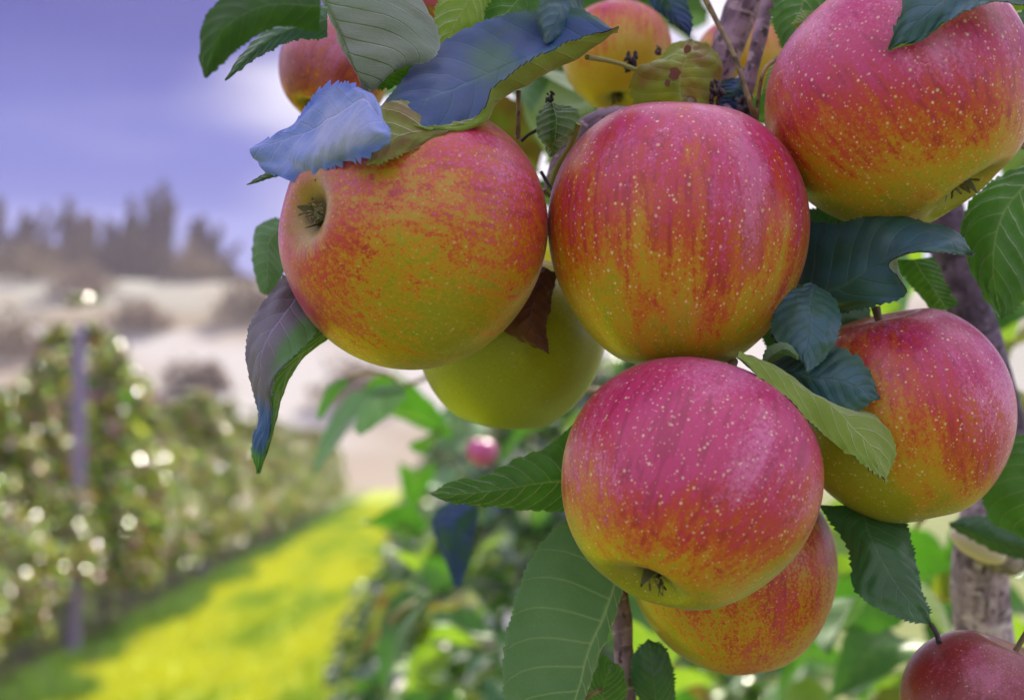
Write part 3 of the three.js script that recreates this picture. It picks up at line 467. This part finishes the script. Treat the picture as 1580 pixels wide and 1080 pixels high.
{ // the pruned stub low on the trunk
  const a = at(1560, 862, 0.60), b = at(1505, 838, 0.565), stub = part('pruned_stub', tube([a, a.clone().lerp(b, 0.55), b], [0.0075, 0.0068, 0.0064], { sides: 16, steps: 20, freq: 120 }), M.bark, tree);
  const cut = new THREE.SphereGeometry(0.0070, 20, 12).scale(1.75, 0.75, 0.6); cut.rotateZ(-0.48); cut.translate(b.x, b.y - 0.001, b.z + 0.004);
  const m = new THREE.Mesh(cut, M.cutWood); m.name = 'cut_face'; m.position.copy(tree.position).multiplyScalar(-1).sub(stub.position); m.position.copy(V(0, 0, 0)); m.castShadow = m.receiveShadow = true; stub.add(m); 
}

// rails run from the stalk to the tip; the blade is stretched across them
function spline(pts, n) { const c = new THREE.CatmullRomCurve3(pts, false, 'centripetal'); c.arcLengthDivisions = 300; return c.getSpacedPoints(n); }
function leafGeo(rails, mid, { teeth = 24, tooth = 0.0011, N = 112, Mx = 7, ripple = 0.0003, two = false, flip = false, seed = 1 } = {}) {
  const K = rails.length, lines = rails.map((r) => spline(r.map((p) => P(...p)), N)), cols = (K - 1) * Mx + 1, grid = [];
  const rr = rng(seed * 31 + 7), ph = rr() * 6;
  for (let i = 0; i <= N; i++) {
    const pts = lines.map((l) => l[i]), row = [];
    for (let c = 0; c < cols; c++) {
      const t = c / Mx, k = Math.min(K - 2, Math.floor(t)), u = t - k, p0 = pts[Math.max(0, k - 1)], p1 = pts[k], p2 = pts[k + 1], p3 = pts[Math.min(K - 1, k + 2)];
      const h = (a, b, cc, d) => K === 2 ? mix(b, cc, u) : 0.5 * (2 * b + (cc - a) * u + (2 * a - 5 * b + 4 * cc - d) * u * u + (3 * b - a - 3 * cc + d) * u * u * u);
      row.push(V(h(p0.x, p1.x, p2.x, p3.x), h(p0.y, p1.y, p2.y, p3.y), h(p0.z, p1.z, p2.z, p3.z)));
    }
    const v = i / N, saw = ((v * teeth + 0.9 * Math.sin(v * 9 + ph) + 0.5 * Math.sin(v * 23 + 2 * ph) + 2) % 1), amt = tooth * (1 - saw) * sstep(0.02, 0.1, v) * sstep(1, 0.93, v) * (0.35 + 1.2 * noise(v * teeth * 0.6, seed));
    for (const [e, n] of [[0, 1], [cols - 1, cols - 2]]) { const d = row[e].clone().sub(row[n]); if (d.length() > 2e-4) row[e].addScaledVector(d.normalize(), amt); }
    grid.push(row);
  }
  const pos = [], uv = [], idx = [];
  for (let i = 0; i <= N; i++) for (let c = 0; c < cols; c++) { const t = c / Mx, p = grid[i][c]; pos.push(p.x, p.y, p.z); uv.push(t <= mid ? (mid ? 0.5 * t / mid : 0.5) : 0.5 + 0.5 * (t - mid) / (K - 1 - mid), i / N); }
  for (let i = 0; i < N; i++) for (let c = 0; c < cols - 1; c++) { const a = i * cols + c; idx.push(a, a + 1, a + cols, a + 1, a + cols + 1, a + cols); }
  const g = new THREE.BufferGeometry(); g.setAttribute('position', new THREE.Float32BufferAttribute(pos, 3)); g.setAttribute('uv', new THREE.Float32BufferAttribute(uv, 2)); g.setIndex(flip ? idx.map((_, n) => idx[n - n % 3 + 2 - n % 3]) : idx); g.computeVertexNormals();
  const nn = g.attributes.normal, pp = g.attributes.position, wide = clamp(grid[N >> 1][0].distanceTo(grid[N >> 1][cols - 1]) / 0.026, 0.12, 1.1);
  for (let i = 0; i <= N; i++) for (let c = 0; c < cols; c++) {
    const k = i * cols + c, u = uv[2 * k], v = uv[2 * k + 1], e = veins(u, v), a = ripple * (e.pillow - 0.5) * sstep(0, 0.2, Math.abs(u - 0.5)) * sstep(1, 0.85, v) + wide * 0.0016 * (noise(u * 4 + seed * 3, v * 6, seed) - 0.5) + wide * 0.0008 * (noise(u * 11 + seed * 3, v * 15, seed + 5) - 0.5);
    pp.setXYZ(k, pp.getX(k) + nn.getX(k) * a, pp.getY(k) + nn.getY(k) * a, pp.getZ(k) + nn.getZ(k) * a);
  }
  g.computeVertexNormals();
  if (!two) return g;
  const q = g.clone(), pq = q.attributes.position, nq = q.attributes.normal, ix = g.index.array;
  for (let k = 0; k < pq.count; k++) { pq.setXYZ(k, pq.getX(k) - nn.getX(k) * 3e-4, pq.getY(k) - nn.getY(k) * 3e-4, pq.getZ(k) - nn.getZ(k) * 3e-4); }
  q.setIndex(Array.from(ix, (_, n) => ix[n - n % 3 + 2 - n % 3])); q.computeVertexNormals();
  return mergeGeometries([g, q], true);
}
let leafSeed = 1;
function leaf(rails, mid, mat, opt = {}, label) { opt.seed ??= leafSeed++; const two = Array.isArray(mat); return part('leaf', leafGeo(rails, mid, { ...opt, two }), mat, tree, label); }

// 1 the big leaf with painted blue sky sheen and a rolled front margin
leaf([[[952, 44, -8], [895, 14, -16], [828, 18, -22], [740, 38, -10], [650, 90, 6], [588, 165, 22]],
  [[953, 46, -4], [850, 74, -12], [745, 118, 8], [660, 148, 24], [586, 170, 28]],
  [[954, 50, 6], [870, 98, 6], [780, 150, 16], [732, 190, 24], [660, 196, 32], [588, 178, 32]],
  [[956, 42, 10], [895, 60, 12], [805, 102, 22], [762, 140, 25], [736, 184, 26], [680, 193, 31], [590, 178, 33]]], 1, [M.blue, M.underYellow], { teeth: 30, flip: true }, 'large green leaf, sky sheen painted blue, with rolled yellow green margin');
leaf([[[742, 180, 20], [690, 188, 24], [640, 160, 24], [600, 158, 30], [578, 200, 38], [566, 250, 44]], [[742, 184, 22], [690, 198, 30], [630, 205, 36], [590, 224, 42], [565, 252, 45]], [[742, 187, 20], [690, 209, 30], [630, 231, 38], [592, 248, 43], [564, 256, 45]]], 1, M.yellow, { ripple: 0.0003 }, 'green leaf end drooping over the apple');
// 2 the cupped leaf in front, sky sheen painted pale blue
leaf([[[602, 196, 48], [560, 138, 34], [500, 138, 16], [455, 190, 10], [389, 226, 6]], [[603, 204, 50], [560, 150, 42], [520, 176, 30], [455, 208, 14], [388, 234, 8]], [[603, 212, 52], [552, 200, 48], [495, 228, 32], [440, 248, 16], [395, 252, 8]], [[600, 224, 50], [560, 238, 46], [515, 254, 34], [465, 273, 20], [406, 266, 9]]], 1, M.silver, { teeth: 18, tooth: 0.0018 }, 'cupped leaf with pale blue sky sheen painted in');
leaf([[[470, 240, 8], [430, 255, 4], [380, 284, 0]], [[470, 258, 8], [430, 266, 5], [380, 285, 1]], [[470, 272, 7], [430, 272, 4], [381, 286, 0]]], 1, M.dark, { teeth: 8 });
// 3 the ribbed pale leaf and the curl under it
leaf([[[468, -60, 4], [490, -10, 14], [520, 45, 16], [545, 105, 20], [566, 140, 22]], [[500, -70, 14], [502, 0, 24], [526, 55, 26], [549, 112, 28], [570, 142, 24]], [[570, -70, 12], [592, 0, 18], [612, 50, 18], [612, 88, 20], [575, 140, 22]], [[640, -70, 0], [652, 0, 4], [676, 60, 6], [664, 92, 14], [580, 112, 18], [574, 138, 20]]], 1, M.pale, { teeth: 14, tooth: 0.0006 }, 'pale ribbed leaf underside hanging from above');
leaf([[[562, 128, 6], [580, 104, 8], [620, 90, 6], [662, 92, 2]], [[562, 132, 4], [590, 120, 4], [625, 105, 2], [660, 94, 0]], [[564, 138, 4], [600, 134, 2], [640, 118, 0], [662, 96, -2]]], 1, M.green, { teeth: 8 });
// 4 dark blurred leaves, top left
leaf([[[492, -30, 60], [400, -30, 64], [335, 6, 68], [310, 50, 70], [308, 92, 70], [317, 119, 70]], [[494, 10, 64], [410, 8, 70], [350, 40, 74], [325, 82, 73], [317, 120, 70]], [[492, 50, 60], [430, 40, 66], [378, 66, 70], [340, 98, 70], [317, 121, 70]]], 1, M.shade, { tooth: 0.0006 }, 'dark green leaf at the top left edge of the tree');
leaf([[[505, 6, 30], [450, 24, 34], [395, 60, 36], [366, 92, 36], [346, 123, 36]], [[505, 30, 32], [450, 44, 37], [400, 72, 39], [346, 124, 36]], [[505, 58, 30], [450, 62, 33], [402, 86, 34], [347, 125, 36]]], 1, M.dark, {});
// 5 green leaves along the top
leaf([[[770, -60, -24], [700, -40, -24], [672, 20, -22], [676, 80, -20]], [[772, -50, -24], [730, -10, -20], [706, 30, -18], [680, 84, -18]], [[774, -40, -24], [750, 10, -22], [738, 44, -20], [682, 86, -18]]], 1, M.lime, { teeth: 18 });
leaf([[[860, -70, -30], [770, -40, -30], [742, 10, -28], [752, 50, -26]], [[870, -60, -30], [820, -20, -28], [790, 10, -26], [756, 52, -26]], [[880, -50, -30], [850, 0, -28], [820, 30, -26], [760, 54, -26]]], 1, M.green, {});
leaf([[[905, -50, -26], [850, -20, -20], [832, 20, -16], [838, 62, -14]], [[905, -40, -26], [872, 0, -18], [856, 36, -14], [842, 66, -12]], [[905, -30, -26], [898, 20, -22], [885, 56, -18], [846, 68, -14]]], 1, M.teal, {});
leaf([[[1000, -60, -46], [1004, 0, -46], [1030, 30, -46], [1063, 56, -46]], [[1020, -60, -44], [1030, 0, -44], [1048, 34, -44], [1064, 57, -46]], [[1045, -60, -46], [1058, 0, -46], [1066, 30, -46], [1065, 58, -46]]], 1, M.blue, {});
leaf([[[1240, -50, -50], [1200, -10, -46], [1196, 40, -44], [1215, 85, -44]], [[1260, -50, -50], [1240, 0, -46], [1228, 50, -42], [1218, 86, -44]], [[1290, -50, -50], [1280, 20, -48], [1262, 60, -46], [1222, 87, -44]]], 1, M.green, {});
leaf([[[1262, 18, -34], [1240, 18, -32], [1222, 36, -32]], [[1262, 26, -34], [1240, 32, -30], [1220, 38, -32]], [[1262, 34, -34], [1246, 46, -32], [1221, 40, -32]]], 1, M.lime, { teeth: 6 });
leaf([[[1218, 84, -40], [1196, 92, -40], [1176, 140, -40]], [[1220, 92, -40], [1200, 110, -38], [1178, 142, -40]], [[1222, 100, -40], [1206, 130, -40], [1180, 144, -40]]], 1, M.lime, { teeth: 6 });
leaf([[[1130, 120, -48], [1112, 130, -48], [1110, 165, -48]], [[1140, 120, -48], [1132, 145, -46], [1128, 175, -48]], [[1150, 120, -48], [1152, 150, -48], [1150, 178, -48]]], 1, M.blue, { teeth: 6 });
// 7 the yellow green leaf with brown spots
{
  const l = leaf([[[1052, 175, -30], [990, 168, -34], [974, 140, -34], [985, 106, -32], [1015, 92, -32], [1040, 70, -34], [1066, 60, -36]], [[1055, 176, -26], [1050, 140, -26], [1052, 110, -27], [1060, 85, -30], [1066, 60, -36]], [[1058, 176, -30], [1104, 166, -36], [1112, 130, -38], [1110, 95, -38], [1092, 70, -38], [1067, 60, -36]]], 1, M.yellow, { teeth: 20, tooth: 0.0009 }, 'yellow green leaf with brown spots');
  const r = rng(4); for (const [x, y, s] of [[1041, 112, 0.0022], [1061, 76, 0.0013], [1030, 128, 0.0012]]) { const p = at(x, y, 0.4435), n = []; for (let k = 0; k < 12; k++) { const a = k / 12 * 6.283, q = s * (0.7 + 0.6 * r()); n.push(new THREE.Vector2(Math.cos(a) * q * 0.8, Math.sin(a) * q)); } const g = new THREE.ExtrudeGeometry(new THREE.Shape(n), { depth: 0.0004, bevelEnabled: false }); g.translate(p.x, p.y, p.z); const m = new THREE.Mesh(g, M.brown); m.name = 'brown_spot'; m.castShadow = m.receiveShadow = true; l.add(m); }
}
// 8 small dark leaf between the two upper apples
leaf([[[846, 158, -18], [830, 180, -16], [828, 205, -16], [848, 240, -18]], [[852, 160, -12], [858, 180, -8], [856, 210, -8], [851, 241, -16]], [[862, 164, -16], [893, 172, -22], [888, 200, -22], [855, 241, -18]]], 1, M.green, { teeth: 12 });
leaf([[[886, 240, -34], [856, 262, -34], [842, 292, -34]], [[890, 246, -34], [866, 270, -32], [846, 296, -34]], [[894, 256, -34], [876, 284, -34], [850, 300, -34]]], 1, M.lime, { teeth: 8 });
// 9 leaf over the top right apple
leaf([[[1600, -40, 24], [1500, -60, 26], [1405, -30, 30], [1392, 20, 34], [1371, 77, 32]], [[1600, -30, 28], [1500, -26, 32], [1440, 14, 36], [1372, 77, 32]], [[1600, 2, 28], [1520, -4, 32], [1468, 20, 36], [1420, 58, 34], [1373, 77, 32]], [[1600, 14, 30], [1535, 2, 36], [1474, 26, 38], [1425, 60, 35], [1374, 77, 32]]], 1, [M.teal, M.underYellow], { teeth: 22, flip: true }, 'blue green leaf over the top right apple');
leaf([[[1640, 10, -40], [1560, 30, -42], [1536, 90, -42], [1560, 190, -42]], [[1640, 20, -40], [1590, 60, -38], [1575, 110, -38], [1565, 195, -42]], [[1640, 40, -40], [1620, 100, -42], [1610, 150, -42], [1570, 198, -42]]], 1, M.dark, {});
// 10 veined green leaf at the right edge
leaf([[[1620, 230, -42], [1500, 310, -36], [1484, 360, -34], [1508, 430, -30], [1545, 491, -28]], [[1620, 250, -40], [1548, 330, -30], [1532, 400, -26], [1546, 492, -28]], [[1620, 270, -40], [1615, 340, -34], [1598, 420, -30], [1560, 482, -28], [1547, 492, -28]]], 1, M.green, { ripple: 0.0009 }, 'bright green veined leaf at the right edge');
// 11 big dark leaf right of the middle apple
leaf([[[1225, 425, -22], [1240, 350, -18], [1300, 346, -6], [1355, 332, 2], [1420, 341, 6], [1478, 356, 10], [1503, 394, 12]], [[1225, 440, -20], [1290, 446, -4], [1345, 412, 6], [1395, 382, 14], [1450, 372, 18], [1503, 395, 12]], [[1225, 455, -22], [1285, 478, -8], [1350, 470, 6], [1398, 452, 14], [1386, 424, 18], [1374, 408, 20], [1400, 392, 22], [1445, 386, 22], [1502, 396, 12]]], 1, [M.teal, M.pale], { teeth: 34 }, 'large dark blue green leaf curling over at its end');
leaf([[[1225, 330, -40], [1260, 322, -40], [1320, 340, -42]], [[1225, 380, -40], [1270, 375, -38], [1325, 360, -42]], [[1225, 440, -42], [1270, 430, -42], [1322, 390, -42]]], 1, M.dark, { teeth: 12 });
leaf([[[1380, 400, -60], [1400, 430, -60], [1440, 480, -60]], [[1410, 400, -58], [1430, 430, -58], [1462, 478, -60]], [[1440, 396, -60], [1455, 430, -60], [1480, 470, -60]]], 1, M.green, { teeth: 12 });
leaf([[[1180, 430, -40], [1172, 500, -40], [1200, 560, -40], [1240, 590, -40]], [[1250, 430, -38], [1250, 500, -36], [1248, 592, -40]], [[1330, 430, -42], [1340, 500, -42], [1300, 560, -42], [1252, 592, -40]]], 1, M.dark, {});
// 12 small rounded leaf
leaf([[[1252, 436, 6], [1212, 458, 10], [1192, 500, 12], [1206, 532, 16], [1232, 552, 20], [1246, 574, 22]], [[1256, 438, 8], [1250, 480, 16], [1248, 520, 20], [1244, 574, 22]], [[1260, 437, 6], [1290, 462, 10], [1297, 505, 14], [1276, 548, 18], [1246, 575, 22]]], 1, [M.teal, M.under], { teeth: 18, tooth: 0.0007, flip: true }, 'small rounded dark leaf with pale midrib');
leaf([[[1176, 558, 8], [1186, 536, 14], [1212, 528, 18], [1234, 548, 22]], [[1180, 562, 10], [1194, 546, 18], [1214, 538, 22], [1233, 552, 22]], [[1184, 564, 8], [1200, 556, 14], [1216, 548, 20], [1232, 556, 22]]], 1, M.under, { teeth: 4, tooth: 0.0003 });
// 13, 14 folded light green leaf and the dark one above it
leaf([[[1182, 556, 2], [1230, 548, 8], [1292, 537, 10], [1332, 560, 12], [1358, 612, 12]], [[1184, 564, 4], [1240, 580, 12], [1300, 588, 15], [1358, 614, 12]], [[1186, 570, 2], [1230, 604, 10], [1300, 634, 14], [1357, 616, 12]]], 1, M.teal, { teeth: 22 });
leaf([[[1140, 544, 24], [1210, 576, 18], [1290, 628, 12], [1352, 640, 10], [1377, 690, 14], [1370, 744, 20]], [[1139, 546, 27], [1190, 566, 27], [1238, 602, 27], [1294, 638, 27], [1335, 680, 26], [1369, 744, 22]], [[1138, 552, 30], [1188, 592, 32], [1240, 640, 32], [1292, 684, 31], [1345, 722, 28], [1367, 745, 22]]], 1, [M.teal, M.underYellow], { teeth: 26, flip: true }, 'folded leaf showing its light green underside');
// 15 mauve leaf at the left
leaf([[[460, 405, -12], [412, 458, -2], [385, 500, 4], [379, 548, 6], [388, 602, 8], [398, 642, 10], [388, 690, 10], [396, 731, 8]], [[472, 440, -10], [432, 492, 4], [408, 532, 10], [402, 585, 12], [410, 642, 13], [401, 690, 12], [397, 731, 8]], [[486, 460, -12], [490, 505, 6], [452, 548, 13], [417, 592, 14], [419, 642, 14], [411, 690, 13], [398, 731, 8]]], 1, [M.mauve, M.green], { teeth: 30, flip: true }, 'mauve grey folded leaf');
leaf([[[492, 470, -6], [488, 512, 6], [450, 552, 13], [418, 594, 14], [420, 642, 14], [412, 690, 13], [399, 731, 8]], [[496, 472, -10], [500, 512, 2], [462, 550, 8], [432, 592, 10], [424, 642, 11], [400, 731, 8]], [[500, 474, -16], [511, 513, -4], [474, 546, 2], [447, 586, 5], [428, 642, 8], [415, 690, 10], [400, 732, 8]]], 1, M.green, { teeth: 16, tooth: 0.0004 }, 'green turned up margin of the mauve leaf');
leaf([[[440, 335, -70], [396, 352, -70], [390, 400, -70], [400, 450, -70]], [[442, 345, -68], [415, 370, -66], [412, 410, -66], [410, 455, -70]], [[444, 350, -70], [438, 380, -70], [436, 420, -70], [416, 456, -70]]], 1, M.under, {});
// 16 bright green leaf left of the front apple
leaf([[[890, 650, -14], [842, 692, -10], [795, 708, -8], [740, 738, -4], [700, 742, 0], [664, 760, 4]], [[890, 740, -12], [840, 745, -4], [770, 756, 0], [710, 762, 4], [665, 762, 4]], [[890, 790, -14], [830, 788, -10], [765, 784, -6], [712, 776, 0], [684, 772, 4], [666, 764, 4]]], 1, M.green, { teeth: 14, tooth: 0.0005, ripple: 0.0008 }, 'bright green leaf pointing left of the front apple');
// 17 large hanging leaf at the bottom
leaf([[[955, 790, -22], [872, 806, -18], [822, 862, -12], [794, 935, -8], [779, 1005, -6], [780, 1075, -6], [815, 1160, -8]], [[965, 860, -20], [944, 920, -14], [916, 990, -10], [886, 1080, -8], [856, 1170, -8]], [[968, 880, -22], [952, 925, -20], [928, 990, -16], [900, 1080, -14], [862, 1172, -10]]], 1, M.under, { teeth: 44, tooth: 0.0009, ripple: 0.0008 }, 'large hanging leaf seen from its grey green underside');
leaf([[[900, 1110, -40], [905, 1040, -36], [925, 1010, -34], [945, 1020, -34]], [[930, 1110, -40], [932, 1060, -34], [945, 1022, -34]], [[965, 1110, -40], [964, 1060, -36], [958, 1030, -34], [946, 1021, -34]]], 1, M.green, {});
leaf([[[1010, 1120, -46], [980, 1060, -44], [975, 1020, -44], [1000, 985, -44]], [[1020, 1120, -46], [1010, 1060, -42], [1002, 986, -44]], [[1040, 1110, -46], [1040, 1050, -44], [1025, 1000, -44], [1003, 987, -44]]], 1, M.dark, {});
// 19 dark leaf under the right apple
leaf([[[1262, 780, -26], [1290, 812, -22], [1314, 858, -16], [1318, 905, -10], [1345, 932, -6], [1400, 955, -4], [1438, 966, -4]], [[1330, 780, -24], [1345, 830, -14], [1385, 900, -8], [1439, 967, -4]], [[1385, 790, -26], [1402, 825, -20], [1414, 865, -14], [1426, 920, -8], [1440, 967, -4]]], 1, M.dark, { teeth: 24, flip: true }, 'dark green leaf hanging below the right apple');
// 20, 21 right edge
leaf([[[1465, 806, -130], [1500, 798, -128], [1550, 800, -124], [1620, 830, -120]], [[1465, 808, -130], [1510, 822, -124], [1560, 838, -120], [1620, 850, -120]], [[1466, 812, -130], [1510, 838, -128], [1560, 858, -124], [1620, 868, -120]]], 1, M.dark, { teeth: 12 });
leaf([[[1600, 660, -60], [1548, 690, -60], [1518, 745, -58], [1530, 800, -58], [1600, 840, -60]], [[1620, 690, -58], [1590, 730, -54], [1585, 780, -54], [1610, 842, -60]], [[1640, 700, -60], [1640, 740, -60], [1640, 800, -60], [1620, 844, -60]]], 1, M.green, {});
// 24 dry leaf
leaf([[[836, 410, -22], [792, 445, -20], [772, 500, -19], [798, 522, -18], [846, 545, -16]], [[846, 415, -20], [824, 460, -15], [818, 500, -14], [847, 546, -16]], [[858, 420, -24], [850, 470, -20], [842, 508, -18], [848, 546, -16]]], 1, M.brown, { teeth: 10, tooth: 0.0003 }, 'dry red brown leaf');
// 27 blurred small leaves lower left of the cluster
leaf([[[538, 582, -420], [505, 596, -420], [488, 640, -420]], [[540, 585, -420], [510, 606, -416], [490, 645, -420]], [[541, 588, -420], [518, 612, -420], [494, 648, -420]]], 1, M.green, { teeth: 6 });
leaf([[[620, 590, -400], [570, 602, -400], [546, 660, -400]], [[624, 600, -400], [585, 620, -396], [550, 668, -400]], [[626, 612, -400], [600, 640, -400], [556, 672, -400]]], 1, M.under, { teeth: 6 });
leaf([[[730, 770, -300], [690, 775, -300], [668, 800, -300], [700, 900, -300]], [[735, 780, -298], [705, 800, -296], [695, 840, -296], [703, 905, -300]], [[738, 790, -300], [730, 830, -300], [722, 870, -300], [706, 908, -300]]], 1, M.blue, {});

// the rest of the crown behind the apples: single leaves, thrown at random but each a leaf
{
  const r = rng(2024), mats = [M.green, M.green, M.lime, M.lime, M.green, M.yellow, M.under, M.lime], shapes = mats.map((_, k) => null);
  const geos = [0, 1, 2].map((k) => {
    const L = 0.07, Wd = 0.024, g = new THREE.PlaneGeometry(2, 1, 8, 24), p = g.attributes.position;
    for (let i = 0; i < p.count; i++) { const u = p.getX(i), v = p.getY(i) + 0.5, w = Wd * Math.pow(Math.sin(Math.PI * Math.pow(v, 0.8)), 0.75) * (1 + 0.04 * Math.sin(v * 120)); p.setXYZ(i, u * w, 0.5 * Math.abs(u) * w - 0.025 * (k + 0.4) * v * v + 0.002 * Math.sin(v * 9 + u * 2 + k), v * L); }
    g.computeVertexNormals(); return g;
  });
  const zones = [[880, 1600, 900, 1200, 0.8, 1.7, 90], [1290, 1480, 800, 1000, 0.8, 1.5, 30], [640, 900, 640, 1120, 1.1, 2.0, 20], [540, 720, 930, 1150, 1.3, 1.9, 8], [780, 1010, 40, 340, 0.62, 0.95, 16], [520, 680, 600, 700, 1.0, 1.5, 4], [1545, 1640, 420, 760, 0.66, 0.9, 12], [1230, 1480, 330, 520, 0.66, 0.9, 8], [850, 1300, 0, 200, 0.66, 0.95, 10], [1480, 1640, -60, 260, 0.6, 0.9, 10]];
  for (const [x0, x1, y0, y1, d0, d1, n] of zones) for (let k = 0; k < n; k++) {
    const m = new THREE.Mesh(geos[Math.floor(r() * 3)], mats[Math.floor(r() * mats.length)]); m.name = 'leaf';
    if (x0 === 520) m.material = mats[k % 2 ? 0 : 6];
    m.position.copy(at(mix(x0, x1, r()), mix(y0, y1, r()), mix(d0, d1, r()))).sub(tree.position);
    m.rotation.set((r() - 0.3) * 1.8, r() * 6.28, (r() - 0.5) * 1.6); m.scale.setScalar(0.65 + 0.5 * r()); m.castShadow = m.receiveShadow = true; tree.add(m);
  }
}

{ // unseen leaves added above the picture, towards the sun, to shade the apples
  const inv = camera.matrixWorldInverse, seen = V(0, 0, 0);
  const g = crownGeo(777, 130, 0.085, (r) => { for (;;) { const p = V(mix(-0.09, 0.2, r()), mix(1.42, 1.62, r()), -mix(0.38, 0.5, r())).addScaledVector(SUN_DIR, mix(0.25, 0.9, r())); seen.copy(p).applyMatrix4(inv); if (-seen.z * 0.2493 + 0.09 < seen.y) return { p, out: V(r() - 0.5, 0.2, r() - 0.5) }; } }, greenTones);
  part('crown', g, M.foliage, tree);
}

renderer.render(scene, camera);
